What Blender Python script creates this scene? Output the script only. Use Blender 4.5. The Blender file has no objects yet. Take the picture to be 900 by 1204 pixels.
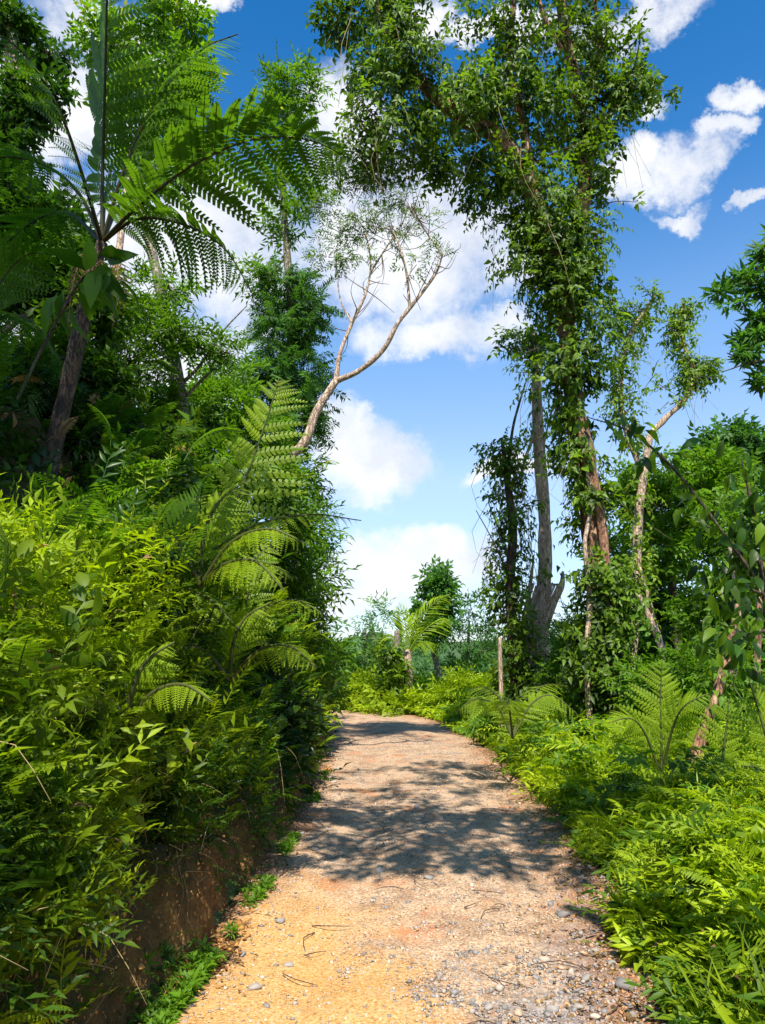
import bpy, math, random
import numpy as np
from mathutils import Matrix, Vector

R = math.radians
rng = np.random.default_rng(7)
random.seed(7)
sc = bpy.context.scene
COL = sc.collection

# ------------------------------------------------------------------ camera
F = 850.0; PITCH = R(12.0); EYE = 1.6
cam = bpy.data.objects.new('camera', bpy.data.cameras.new('camera'))
COL.objects.link(cam); sc.camera = cam
cam.location = (0, 0, EYE); cam.rotation_euler = (R(90) + PITCH, 0, 0)
cam.data.sensor_fit = 'VERTICAL'; cam.data.sensor_height = 36
cam.data.lens = F / 1204 * 36; cam.data.clip_start = 0.05; cam.data.clip_end = 3000

def pdir(px, py):
    r = (px - 450) / F; u = (602 - py) / F
    return np.array([r, math.cos(PITCH) - u * math.sin(PITCH), math.sin(PITCH) + u * math.cos(PITCH)])
def P(px, py, Y):
    """the point of the place, Y metres ahead of the camera, that the photograph shows at px, py"""
    d = pdir(px, py); return np.array([0, 0, EYE]) + d * (Y / d[1])
def PXM(Y): return Y / F   # metres per photograph pixel at a distance

# ------------------------------------------------------------------ sun, sky
SUNDIR = np.array([-0.01, -0.55, 0.83]); SUNDIR /= np.linalg.norm(SUNDIR)
sun = bpy.data.objects.new('sun', bpy.data.lights.new('sun', 'SUN')); COL.objects.link(sun)
sun.data.energy = 5.0; sun.data.angle = R(0.5); sun.data.color = (1.0, 0.94, 0.83)
sun.rotation_euler = Vector(SUNDIR).to_track_quat('Z', 'Y').to_euler()
sc.view_settings.view_transform = 'Standard'; sc.view_settings.look = 'None'
sc.view_settings.exposure = 0.85; sc.view_settings.gamma = 1

def ND(nt, typ, **kw):
    n = nt.nodes.new(typ)
    for k, v in kw.items():
        if k in ('op', 'operation'): n.operation = v
        elif isinstance(k, str) and k.startswith('i_'):
            n.inputs[k[2:].replace('_', ' ')].default_value = v
        else: setattr(n, k, v)
    return n
def math_n(nt, op, a, b=None, c=None, clamp=False):
    n = nt.nodes.new('ShaderNodeMath'); n.operation = op; n.use_clamp = clamp
    for i, x in enumerate((a, b, c)):
        if x is None: continue
        if isinstance(x, (int, float)): n.inputs[i].default_value = x
        else: nt.links.new(x, n.inputs[i])
    return n.outputs[0]
def ramp(nt, fac, stops, interp='LINEAR'):
    n = nt.nodes.new('ShaderNodeValToRGB'); cr = n.color_ramp; cr.interpolation = interp
    while len(cr.elements) < len(stops): cr.elements.new(0.5)
    for e, (p, c) in zip(cr.elements, stops):
        e.position = p; e.color = (*c, 1) if not isinstance(c, (int, float)) else (c, c, c, 1)
    nt.links.new(fac, n.inputs[0]); return n.outputs[0]
def mixc(nt, fac, a, b, blend='MIX'):
    n = nt.nodes.new('ShaderNodeMix'); n.data_type = 'RGBA'; n.blend_type = blend
    for sock, x in ((n.inputs[0], fac), (n.inputs[6], a), (n.inputs[7], b)):
        if isinstance(x, (int, float)): sock.default_value = x
        elif isinstance(x, tuple): sock.default_value = (*x, 1)
        else: nt.links.new(x, sock)
    return n.outputs[2]
def noise(nt, vec, scale, detail=4, rough=0.5, dist=0.0):
    n = nt.nodes.new('ShaderNodeTexNoise'); n.inputs['Scale'].default_value = scale
    n.inputs['Detail'].default_value = detail; n.inputs['Roughness'].default_value = rough
    n.inputs['Distortion'].default_value = dist
    if vec is not None: nt.links.new(vec, n.inputs['Vector'])
    return n

w = bpy.data.worlds.new('World'); sc.world = w; w.use_nodes = True
nt = w.node_tree; nt.nodes.clear()
out = nt.nodes.new('ShaderNodeOutputWorld')
sky = nt.nodes.new('ShaderNodeTexSky'); sky.sky_type = 'NISHITA'; sky.sun_disc = False
sky.sun_elevation = math.asin(SUNDIR[2]); sky.sun_rotation = math.atan2(SUNDIR[0], SUNDIR[1])
sky.air_density = 1.0; sky.dust_density = 0.6; sky.ozone_density = 2.5; sky.altitude = 300
geo = nt.nodes.new('ShaderNodeTexCoord')
dirv = geo.outputs['Generated']
sep = nt.nodes.new('ShaderNodeSeparateXYZ'); nt.links.new(dirv, sep.inputs[0])
gam = nt.nodes.new('ShaderNodeHueSaturation'); gam.inputs['Saturation'].default_value = 1.10
gam.inputs['Value'].default_value = 1.0
nt.links.new(sky.outputs[0], gam.inputs['Color'])
zz = math_n(nt, 'MAXIMUM', sep.outputs[2], 0.0)
grad = ramp(nt, zz, [(0.0, (0.62, 0.64, 0.72)), (0.10, (0.9, 0.84, 0.88)), (0.25, (1.45, 1.2, 1.12)), (0.42, (1.15, 1.22, 1.2)), (0.58, (0.36, 0.86, 1.1)), (0.72, (0.16, 0.72, 1.0)), (1.0, (0.15, 0.65, 0.95))])
skyc = mixc(nt, 1.0, gam.outputs[0], grad, 'MULTIPLY')
bg = nt.nodes.new('ShaderNodeBackground'); bg.inputs[1].default_value = 0.125
nt.links.new(skyc, bg.inputs[0])
# clouds: soft bodies at their own directions, broken up by noise
n1 = noise(nt, dirv, 6.5, 8, 0.66); n2 = noise(nt, dirv, 11.0, 9, 0.66)
sub = nt.nodes.new('ShaderNodeVectorMath'); sub.operation = 'SUBTRACT'; nt.links.new(n1.outputs['Color'], sub.inputs[0]); sub.inputs[1].default_value = (.5, .5, .5)
scl = nt.nodes.new('ShaderNodeVectorMath'); scl.operation = 'SCALE'; nt.links.new(sub.outputs[0], scl.inputs[0]); scl.inputs['Scale'].default_value = 0.17
addv = nt.nodes.new('ShaderNodeVectorMath'); addv.operation = 'ADD'; nt.links.new(dirv, addv.inputs[0]); nt.links.new(scl.outputs[0], addv.inputs[1])
CL = [(740, 206, 42, 30), (796, 192, 44, 30), (838, 158, 30, 14), (785, 242, 34, 12), (858, 118, 34, 16), (862, 243, 18, 10), (765, 122, 26, 17),
      (745, 12, 100, 24), (470, 300, 130, 90), (585, 290, 62, 58), (250, 300, 150, 110), (400, 180, 66, 80), (500, 395, 90, 30), (580, 395, 62, 32),
      (430, 545, 76, 48), (400, 520, 60, 40), (465, 672, 110, 42), (520, 660, 60, 34), (400, 690, 80, 26), (60, 130, 90, 60), (130, 40, 90, 40), (60, 280, 90, 70),
      (510, 22, 42, 30), (240, 8, 40, 22), (160, 420, 160, 70), (610, 560, 60, 12), (600, 30, 90, 14)]
for k in range(26):
    az = R(50 + k * 10.4 + rng.uniform(-4, 4)); el = R(rng.uniform(6, 60)); dd = None
    CL.append(('d', az, el, rng.uniform(60, 150), rng.uniform(25, 60)))
fld = None
for c in CL:
    if c[0] == 'd':
        d0 = np.array([math.sin(c[1]) * math.cos(c[2]), math.cos(c[1]) * math.cos(c[2]), math.sin(c[2])]); sx, sy = c[3], c[4]; dist2 = 1.0
    else:
        d = pdir(c[0], c[1]); dist2 = np.linalg.norm(d); d0 = d / dist2; sx, sy = c[2], c[3]
    rr = np.cross(d0, [0, 0, 1]); rr /= np.linalg.norm(rr); uu = np.cross(rr, d0)
    ax = rr / (sx / F / dist2 * 1.15); ay = uu / (sy / F / dist2 * 1.25)
    dots = []
    for a in (ax, ay):
        v = nt.nodes.new('ShaderNodeVectorMath'); v.operation = 'DOT_PRODUCT'; nt.links.new(addv.outputs[0], v.inputs[0]); v.inputs[1].default_value = a
        dots.append(v.outputs['Value'])
    v = nt.nodes.new('ShaderNodeVectorMath'); v.operation = 'DOT_PRODUCT'; nt.links.new(dirv, v.inputs[0]); v.inputs[1].default_value = d0
    front = math_n(nt, 'GREATER_THAN', v.outputs['Value'], 0.3)
    r2 = math_n(nt, 'MULTIPLY_ADD', dots[0], dots[0], math_n(nt, 'MULTIPLY', dots[1], dots[1]))
    val = math_n(nt, 'MULTIPLY', math_n(nt, 'MAXIMUM', math_n(nt, 'SUBTRACT', 1.0, r2), 0.0), front)
    fld = val if fld is None else math_n(nt, 'MAXIMUM', fld, val)
brk = math_n(nt, 'MULTIPLY_ADD', n2.outputs['Fac'], 1.5, -0.75)
f2 = math_n(nt, 'ADD', fld, math_n(nt, 'MULTIPLY', brk, math_n(nt, 'MULTIPLY', 1.35, math_n(nt, 'MINIMUM', math_n(nt, 'MULTIPLY', fld, 3.0), 1.0))))
mask = ramp(nt, f2, [(0.04, 0.0), (0.28, 0.16), (0.62, 0.70), (1.0, 0.97)], 'B_SPLINE')
sh = ramp(nt, noise(nt, addv.outputs[0], 7.0, 5, 0.55).outputs['Fac'], [(0.3, (0.70, 0.74, 0.83)), (0.55, (0.97, 0.97, 0.98))])
bgc = nt.nodes.new('ShaderNodeBackground'); bgc.inputs[1].default_value = 0.64
nt.links.new(sh, bgc.inputs[0])
mx = nt.nodes.new('ShaderNodeMixShader'); nt.links.new(mask, mx.inputs[0]); nt.links.new(bg.outputs[0], mx.inputs[1]); nt.links.new(bgc.outputs[0], mx.inputs[2])
nt.links.new(mx.outputs[0], out.inputs[0])
w.cycles.sampling_method = 'MANUAL'; w.cycles.sample_map_resolution = 512
sc.cycles.max_bounces = 6; sc.cycles.diffuse_bounces = 3; sc.cycles.transmission_bounces = 3; sc.cycles.glossy_bounces = 2

# ------------------------------------------------------------------ materials
def new_mat(name):
    m = bpy.data.materials.new(name); m.use_nodes = True; nt = m.node_tree; nt.nodes.clear()
    return m, nt, nt.nodes.new('ShaderNodeOutputMaterial')
def leaf_mat(name, dark, light, old=None, rough=0.5, transl=0.42, tcol=None, spec=0.27):
    m, nt, out = new_mat(name)
    at = nt.nodes.new('ShaderNodeAttribute'); at.attribute_name = 'tint'
    oi = nt.nodes.new('ShaderNodeObjectInfo')
    tc = nt.nodes.new('ShaderNodeTexCoord')
    n = noise(nt, tc.outputs['Object'], 9.0, 3)
    f = math_n(nt, 'ADD', math_n(nt, 'MULTIPLY', at.outputs['Fac'], 0.75), math_n(nt, 'MULTIPLY', n.outputs['Fac'], 0.25))
    f = math_n(nt, 'ADD', f, math_n(nt, 'MULTIPLY_ADD', oi.outputs['Random'], 0.24, -0.12), clamp=True)
    st = [(0.10, dark), (0.45, tuple(.55 * a + .45 * b for a, b in zip(light, dark))), (0.80, light)]
    if old: st += [(0.9, light), (0.955, old)]
    c = ramp(nt, f, st)
    if old:   # spots and browned patches on some leaves
        spn = noise(nt, tc.outputs['Object'], 55.0, 2, 0.5); c = mixc(nt, ramp(nt, spn.outputs['Fac'], [(0.66, 0.0), (0.72, 0.7)]), c, (0.20, 0.14, 0.03))
    b = nt.nodes.new('ShaderNodeBsdfPrincipled'); nt.links.new(c, b.inputs['Base Color'])
    b.inputs['Roughness'].default_value = rough; b.inputs['Specular IOR Level'].default_value = spec
    t = nt.nodes.new('ShaderNodeBsdfTranslucent')
    nt.links.new(mixc(nt, 1.0, c, tcol or (1.7, 1.75, 0.6), 'MULTIPLY'), t.inputs['Color'])
    mxs = nt.nodes.new('ShaderNodeMixShader'); mxs.inputs[0].default_value = transl
    nt.links.new(b.outputs[0], mxs.inputs[1]); nt.links.new(t.outputs[0], mxs.inputs[2]); nt.links.new(mxs.outputs[0], out.inputs[0])
    return m
M = {}
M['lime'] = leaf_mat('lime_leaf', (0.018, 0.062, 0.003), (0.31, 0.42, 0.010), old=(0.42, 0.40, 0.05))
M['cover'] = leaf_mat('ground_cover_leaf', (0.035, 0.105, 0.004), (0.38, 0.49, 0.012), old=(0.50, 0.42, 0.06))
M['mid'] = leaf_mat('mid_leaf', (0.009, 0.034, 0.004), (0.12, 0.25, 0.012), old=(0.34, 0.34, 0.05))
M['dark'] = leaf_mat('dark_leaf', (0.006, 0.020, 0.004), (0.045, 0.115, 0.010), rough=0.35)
M['vine'] = leaf_mat('vine_leaf', (0.008, 0.030, 0.005), (0.17, 0.29, 0.014), old=(0.42, 0.36, 0.05), rough=0.46, spec=0.28)
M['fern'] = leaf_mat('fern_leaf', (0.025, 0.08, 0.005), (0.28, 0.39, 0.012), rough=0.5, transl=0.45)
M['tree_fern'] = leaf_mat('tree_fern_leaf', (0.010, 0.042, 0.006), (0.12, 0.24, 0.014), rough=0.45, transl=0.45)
M['olive'] = leaf_mat('olive_leaf', (0.03, 0.075, 0.008), (0.14, 0.24, 0.02), old=(0.25, 0.18, 0.04))
M['teal'] = leaf_mat('cool_leaf', (0.012, 0.048, 0.012), (0.08, 0.20, 0.03))
M['far'] = leaf_mat('far_leaf', (0.05, 0.12, 0.05), (0.15, 0.28, 0.08))  # haze of distance put into this leaf colour
M['litter'] = leaf_mat('dead_leaf', (0.06, 0.03, 0.012), (0.27, 0.17, 0.06), rough=0.8, transl=0.1)
M['straw'] = leaf_mat('dry_stem', (0.16, 0.10, 0.045), (0.42, 0.33, 0.16), rough=0.8, transl=0.05)
M['stem'] = leaf_mat('green_stem', (0.03, 0.035, 0.012), (0.08, 0.09, 0.02), rough=0.6, transl=0.0)
M['rachis'] = leaf_mat('frond_midrib', (0.02, 0.018, 0.008), (0.06, 0.05, 0.015), rough=0.5, transl=0.0)

def bark_mat(name, c1, c2, c3, scale=1.0, moss=0.3):
    m, nt, out = new_mat(name)
    tc = nt.nodes.new('ShaderNodeTexCoord')
    mp = nt.nodes.new('ShaderNodeMapping'); mp.inputs['Scale'].default_value = (6 * scale, 6 * scale, 1.9 * scale); nt.links.new(tc.outputs['Object'], mp.inputs[0])
    n = noise(nt, mp.outputs[0], 2.2, 8, 0.68, 0.6)
    c = ramp(nt, n.outputs['Fac'], [(0.30, c1), (0.5, c2), (0.68, c3)])
    vo = nt.nodes.new('ShaderNodeTexVoronoi'); vo.feature = 'DISTANCE_TO_EDGE'; vo.inputs['Scale'].default_value = 2.6
    wv = nt.nodes.new('ShaderNodeVectorMath'); wv.operation = 'ADD'; nt.links.new(mp.outputs[0], wv.inputs[0]); nt.links.new(n.outputs['Color'], wv.inputs[1]); nt.links.new(wv.outputs[0], vo.inputs['Vector'])
    crack = ramp(nt, vo.outputs['Distance'], [(0.0, 0.0), (0.09, 1.0)]); c = mixc(nt, math_n(nt, 'MULTIPLY_ADD', crack, -0.8, 0.8), c, c1)
    nm = noise(nt, tc.outputs['Object'], 2.4, 6, 0.6)
    mm = ramp(nt, nm.outputs['Fac'], [(0.62 - moss * 0.3, 0.0), (0.70 - moss * 0.3, 0.8)])
    c = mixc(nt, mm, c, (0.085, 0.12, 0.02))
    b = nt.nodes.new('ShaderNodeBsdfPrincipled'); nt.links.new(c, b.inputs['Base Color']); b.inputs['Roughness'].default_value = 0.85
    bp = nt.nodes.new('ShaderNodeBump'); bp.inputs['Strength'].default_value = 0.9; bp.inputs['Distance'].default_value = 0.04
    nt.links.new(math_n(nt, 'MULTIPLY_ADD', crack, 0.4, n.outputs['Fac']), bp.inputs['Height']); nt.links.new(bp.outputs[0], b.inputs['Normal']); nt.links.new(b.outputs[0], out.inputs[0])
    return m
M['bark_red'] = bark_mat('red_brown_bark', (0.08, 0.036, 0.022), (0.34, 0.165, 0.09), (0.60, 0.38, 0.24), 1.0, 0.15)
M['bark_pale'] = bark_mat('pale_bark', (0.24, 0.15, 0.10), (0.55, 0.39, 0.28), (0.75, 0.58, 0.45), 1.4, 0.05)
M['bark_dark'] = bark_mat('dark_bark', (0.025, 0.017, 0.012), (0.085, 0.05, 0.035), (0.19, 0.12, 0.08), 1.5, 0.25)
M['bark_grey'] = bark_mat('grey_bark', (0.10, 0.085, 0.06), (0.26, 0.22, 0.16), (0.42, 0.36, 0.28), 1.6, 0.3)
M['twig'] = bark_mat('twig_bark', (0.07, 0.045, 0.03), (0.16, 0.10, 0.07), (0.3, 0.2, 0.14), 3, 0.0)

def ground_like(name, kind):
    m, nt, out = new_mat(name)
    tc = nt.nodes.new('ShaderNodeTexCoord'); v = tc.outputs['Object']
    sp = nt.nodes.new('ShaderNodeSeparateXYZ'); nt.links.new(v, sp.inputs[0])
    big = noise(nt, v, 0.9, 6, 0.6); med = noise(nt, v, 5.0, 8, 0.65); fine = noise(nt, v, 58.0, 8, 0.78)
    vor = nt.nodes.new('ShaderNodeTexVoronoi'); vor.inputs['Scale'].default_value = 38; nt.links.new(v, vor.inputs['Vector'])
    if kind == 'path':
        base = ramp(nt, fine.outputs['Fac'], [(0.35, (0.10, 0.05, 0.025)), (0.46, (0.33, 0.20, 0.115)), (0.60, (0.58, 0.44, 0.30))])
        brn = ramp(nt, noise(nt, v, 2.3, 9, 0.72).outputs['Fac'], [(0.48, 0.0), (0.58, 0.7)])
        base = mixc(nt, brn, base, ramp(nt, fine.outputs['Fac'], [(0.36, (0.07, 0.038, 0.022)), (0.6, (0.36, 0.21, 0.12))]))
        # red clay patches
        rmask = ramp(nt, noise(nt, v, 1.6, 7, 0.66).outputs['Fac'], [(0.55, 0.0), (0.66, 0.75)])
        base = mixc(nt, rmask, base, (0.42, 0.155, 0.055))
        # ochre sheet at the lower left of the path, grey gravel lower right
        dx = math_n(nt, 'SUBTRACT', sp.outputs[0], -0.10); dy = math_n(nt, 'SUBTRACT', sp.outputs[1], 3.7)
        nn = math_n(nt, 'MULTIPLY_ADD', big.outputs['Fac'], 1.6, -0.8); nm = math_n(nt, 'MULTIPLY_ADD', med.outputs['Fac'], 0.8, -0.4)
        och = math_n(nt, 'ADD', math_n(nt, 'ADD', math_n(nt, 'MULTIPLY_ADD', dx, -1.1, 0.55), math_n(nt, 'MULTIPLY', dy, -0.32)), math_n(nt, 'ADD', nn, nm))
        om = ramp(nt, math_n(nt, 'ADD', och, 0.25), [(0.1, 0.0), (0.65, 0.85)])
        ylim = ramp(nt, math_n(nt, 'DIVIDE', sp.outputs[1], 10.0), [(0.48, 1.0), (0.62, 0.12)])
        om2 = math_n(nt, 'MULTIPLY', om, ylim)
        oc = ramp(nt, fine.outputs['Fac'], [(0.35, (0.18, 0.075, 0.02)), (0.46, (0.46, 0.23, 0.06)), (0.62, (0.60, 0.40, 0.18))])
        base = mixc(nt, om2, base, oc)
        gr = math_n(nt, 'ADD', math_n(nt, 'MULTIPLY_ADD', sp.outputs[0], 1.5, -0.85), math_n(nt, 'ADD', math_n(nt, 'MULTIPLY_ADD', sp.outputs[1], -0.75, 3.25), math_n(nt, 'ADD', nn, nm)))
        gm = ramp(nt, gr, [(0.2, 0.0), (0.7, 0.95)])
        gc = ramp(nt, vor.outputs['Color'], [(0.1, (0.07, 0.065, 0.065)), (0.6, (0.24, 0.22, 0.22)), (0.95, (0.42, 0.39, 0.38))])
        base = mixc(nt, gm, base, gc)
        # dark damp soil towards the right and left margins, as lies there
        marg = nt.nodes.new('ShaderNodeAttribute'); marg.attribute_name = 'margin'
        mg = ramp(nt, math_n(nt, 'ADD', marg.outputs['Fac'], math_n(nt, 'MULTIPLY', nn, 0.45)), [(0.22, 0.0), (0.62, 0.92)])
        base = mixc(nt, mg, base, ramp(nt, fine.outputs['Fac'], [(0.36, (0.07, 0.03, 0.015)), (0.5, (0.27, 0.12, 0.055)), (0.62, (0.46, 0.25, 0.13))]))
    elif kind == 'bank':
        base = ramp(nt, med.outputs['Fac'], [(0.3, (0.10, 0.04, 0.015)), (0.47, (0.36, 0.16, 0.045)), (0.64, (0.60, 0.30, 0.085))])
        base = mixc(nt, ramp(nt, fine.outputs['Fac'], [(0.4, 0.0), (0.7, 0.6)]), base, (0.12, 0.06, 0.03))
        base = mixc(nt, ramp(nt, math_n(nt, 'ADD', sp.outputs[2], math_n(nt, 'MULTIPLY', big.outputs['Fac'], 1.2)), [(1.45 / 3, 0.0), (1.0, 0.9)]), base, (0.035, 0.045, 0.014))
    else:
        base = ramp(nt, med.outputs['Fac'], [(0.3, (0.04, 0.05, 0.015)), (0.5, (0.10, 0.11, 0.03)), (0.7, (0.20, 0.14, 0.06))])
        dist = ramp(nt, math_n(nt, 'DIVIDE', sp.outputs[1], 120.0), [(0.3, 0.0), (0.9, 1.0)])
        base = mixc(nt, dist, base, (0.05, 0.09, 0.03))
    b = nt.nodes.new('ShaderNodeBsdfPrincipled'); nt.links.new(base, b.inputs['Base Color']); b.inputs['Roughness'].default_value = 0.92
    b.inputs['Specular IOR Level'].default_value = 0.2
    bk = noise(nt, v, 13.0, 9, 0.72, 0.4)
    if kind == 'bank': base = mixc(nt, ramp(nt, bk.outputs['Fac'], [(0.42, 0.75), (0.56, 0.0)]), base, (0.05, 0.022, 0.010)); fine = bk
    h = math_n(nt, 'ADD', math_n(nt, 'MULTIPLY', fine.outputs['Fac'], 0.6), math_n(nt, 'ADD', math_n(nt, 'MULTIPLY', med.outputs['Fac'], 1.2), math_n(nt, 'MULTIPLY', vor.outputs['Distance'], -0.5)))
    bp = nt.nodes.new('ShaderNodeBump'); bp.inputs['Strength'].default_value = 0.55 if kind != 'bank' else 1.0; bp.inputs['Distance'].default_value = 0.011 if kind != 'bank' else 0.07
    nt.links.new(h, bp.inputs['Height']); nt.links.new(bp.outputs[0], b.inputs['Normal']); nt.links.new(b.outputs[0], out.inputs[0])
    return m
M['path'] = ground_like('gravel_path', 'path'); M['bank'] = ground_like('earth_bank', 'bank'); M['ground'] = ground_like('forest_floor', 'ground')
def stone_mat():
    m, nt, out = new_mat('stone')
    at = nt.nodes.new('ShaderNodeAttribute'); at.attribute_name = 'tint'; tc = nt.nodes.new('ShaderNodeTexCoord'); oi = nt.nodes.new('ShaderNodeObjectInfo')
    n = noise(nt, tc.outputs['Object'], 40, 5, 0.6)
    f = math_n(nt, 'ADD', math_n(nt, 'MULTIPLY', at.outputs['Fac'], 0.8), math_n(nt, 'MULTIPLY', n.outputs['Fac'], 0.3), clamp=True)
    c = ramp(nt, f, [(0.1, (0.10, 0.09, 0.09)), (0.35, (0.24, 0.22, 0.21)), (0.55, (0.38, 0.31, 0.25)), (0.75, (0.54, 0.44, 0.34)), (0.9, (0.40, 0.20, 0.09))])
    b = nt.nodes.new('ShaderNodeBsdfPrincipled'); nt.links.new(c, b.inputs['Base Color']); b.inputs['Roughness'].default_value = 0.8; nt.links.new(b.outputs[0], out.inputs[0])
    return m
M['stone'] = stone_mat(); M['clod'] = leaf_mat('clod', (0.10, 0.045, 0.018), (0.48, 0.24, 0.07), rough=0.9, transl=0.0, spec=0.1)

# ------------------------------------------------------------------ geometry kit
def vnoise(p, seed=0):
    p = np.atleast_2d(p); i = np.floor(p).astype(np.int64); f = p - i; f = f * f * (3 - 2 * f); res = 0
    for dx in (0, 1):
        for dy in (0, 1):
            for dz in (0, 1):
                h = (i[:, 0] + dx) * 374761393 + (i[:, 1] + dy) * 668265263 + (i[:, 2] + dz) * 2147483647 + seed * 974711
                h = (h ^ (h >> 13)) * 1274126177; h = (h ^ (h >> 16)) & 0xffff
                wt = (f[:, 0] if dx else 1 - f[:, 0]) * (f[:, 1] if dy else 1 - f[:, 1]) * (f[:, 2] if dz else 1 - f[:, 2])
                res = res + wt * h / 65535.0
    return res
def fbm(p, seed=0, o=3):
    p = np.atleast_2d(p).astype(float); r = 0; a = 0.5; t = 0
    for k in range(o): r = r + a * vnoise(p * 2 ** k, seed + k); t += a; a *= .5
    return r / t
def v3(x, y, z=None):
    x, y = np.broadcast_arrays(np.asarray(x, float), np.asarray(y, float)); z = np.zeros_like(x) if z is None else z
    return np.stack([x.ravel(), y.ravel(), np.broadcast_to(z, x.shape).ravel()], 1)

class G:
    """a growing mesh: vertices, triangles, quads and a tint for each vertex"""
    def __init__(s): s.V = []; s.T = []; s.Q = []; s.A = []; s.n = 0
    def add(s, V, T=None, Q=None, A=None):
        V = np.asarray(V, float).reshape(-1, 3)
        if T is not None and len(T): s.T.append(np.asarray(T).reshape(-1, 3) + s.n)
        if Q is not None and len(Q): s.Q.append(np.asarray(Q).reshape(-1, 4) + s.n)
        s.V.append(V); s.A.append(np.full(len(V), 0.5) if A is None else np.broadcast_to(np.asarray(A, float), (len(V),))); s.n += len(V)
    def t(s):
        return (np.concatenate(s.V), np.concatenate(s.T) if s.T else np.zeros((0, 3), int), np.concatenate(s.Q) if s.Q else np.zeros((0, 4), int), np.concatenate(s.A))
    def scatter(s, tpls, pos, mat, tint, scale=None, jitter=0.12):
        """pos N,3; mat N,3,3 with the columns x, y, z; each instance one of the templates"""
        N = len(pos)
        if N == 0: return
        pick = rng.integers(0, len(tpls), N); sc_ = np.ones(N) if scale is None else np.broadcast_to(scale, (N,))
        tint = np.broadcast_to(tint, (N,))
        for k, tp in enumerate(tpls):
            ix = np.nonzero(pick == k)[0]
            if not len(ix): continue
            V, T, Q, A = tp; nv = len(V)
            W = np.einsum('nij,vj->nvi', mat[ix] * sc_[ix, None, None], V) + pos[ix, None, :]
            off = (np.arange(len(ix)) * nv)[:, None, None]
            AA = np.clip(tint[ix, None] + (A[None, :] - 0.5) * (jitter * 4), 0, 1)
            s.add(W.reshape(-1, 3), (T[None] + off).reshape(-1, 3) if len(T) else None, (Q[None] + off).reshape(-1, 4) if len(Q) else None, AA.ravel())
    def mesh(s, name, mat, origin=None, smooth=False):
        V, T, Q, A = s.t(); me = bpy.data.meshes.new(name)
        if origin is not None: V = V - np.asarray(origin)
        me.vertices.add(len(V)); me.vertices.foreach_set('co', V.ravel().astype(np.float32))
        nl = len(T) * 3 + len(Q) * 4; me.loops.add(nl); me.loops.foreach_set('vertex_index', np.concatenate([T.ravel(), Q.ravel()]).astype(np.int32))
        me.polygons.add(len(T) + len(Q))
        st = np.concatenate([np.arange(len(T)) * 3, len(T) * 3 + np.arange(len(Q)) * 4]).astype(np.int32)
        me.polygons.foreach_set('loop_start', st)
        if smooth: me.polygons.foreach_set('use_smooth', np.ones(len(st), bool))
        at = me.attributes.new('tint', 'FLOAT', 'POINT'); at.data.foreach_set('value', A.astype(np.float32))
        me.update(calc_edges=True); me.validate(); me.materials.append(mat); return me
def link(name, me, parent=None, matrix=None):
    o = bpy.data.objects.new(name, me); COL.objects.link(o)
    if parent is not None: o.parent = parent
    if matrix is not None: o.matrix_basis = matrix
    return o
def thing(name, label, cat, loc, group=None, rz=0.0):
    o = bpy.data.objects.new(name, None); COL.objects.link(o); o.location = loc; o.rotation_euler = (0, 0, rz); o.empty_display_size = .1
    o['label'] = label; o['category'] = cat
    if group: o['group'] = group
    return o
def tag(o, label, cat, kind=None, group=None):
    if label: o['label'] = label
    if cat: o['category'] = cat
    if kind: o['kind'] = kind
    if group: o['group'] = group
    return o
def part(name, g, mat, root, smooth=False, kind=None):
    o = link(name, g.mesh(name, mat, origin=np.array(root.location), smooth=smooth), root)
    if kind: o['kind'] = kind
    return o
def nrm(a): return a / (np.linalg.norm(a, axis=-1, keepdims=True) + 1e-9)
def orient(fwd, up):
    x = nrm(fwd); y = nrm(np.cross(up, x)); z = np.cross(x, y); return np.stack([x, y, z], -1)
def rdir(n): return nrm(rng.normal(size=(n, 3)))
def spline(pts, n):
    pts = np.asarray(pts, float); k = len(pts)
    if k == 2: t = np.linspace(0, 1, n)[:, None]; return pts[0] * (1 - t) + pts[1] * t
    e = np.vstack([2 * pts[0] - pts[1], pts, 2 * pts[-1] - pts[-2]]); u = np.linspace(0, k - 1 - 1e-6, n); i = u.astype(int); t = (u - i)[:, None]
    p0, p1, p2, p3 = e[i], e[i + 1], e[i + 2], e[i + 3]
    return .5 * (2 * p1 + (p2 - p0) * t + (2 * p0 - 5 * p1 + 4 * p2 - p3) * t * t + (3 * p1 - p0 - 3 * p2 + p3) * t ** 3)
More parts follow.
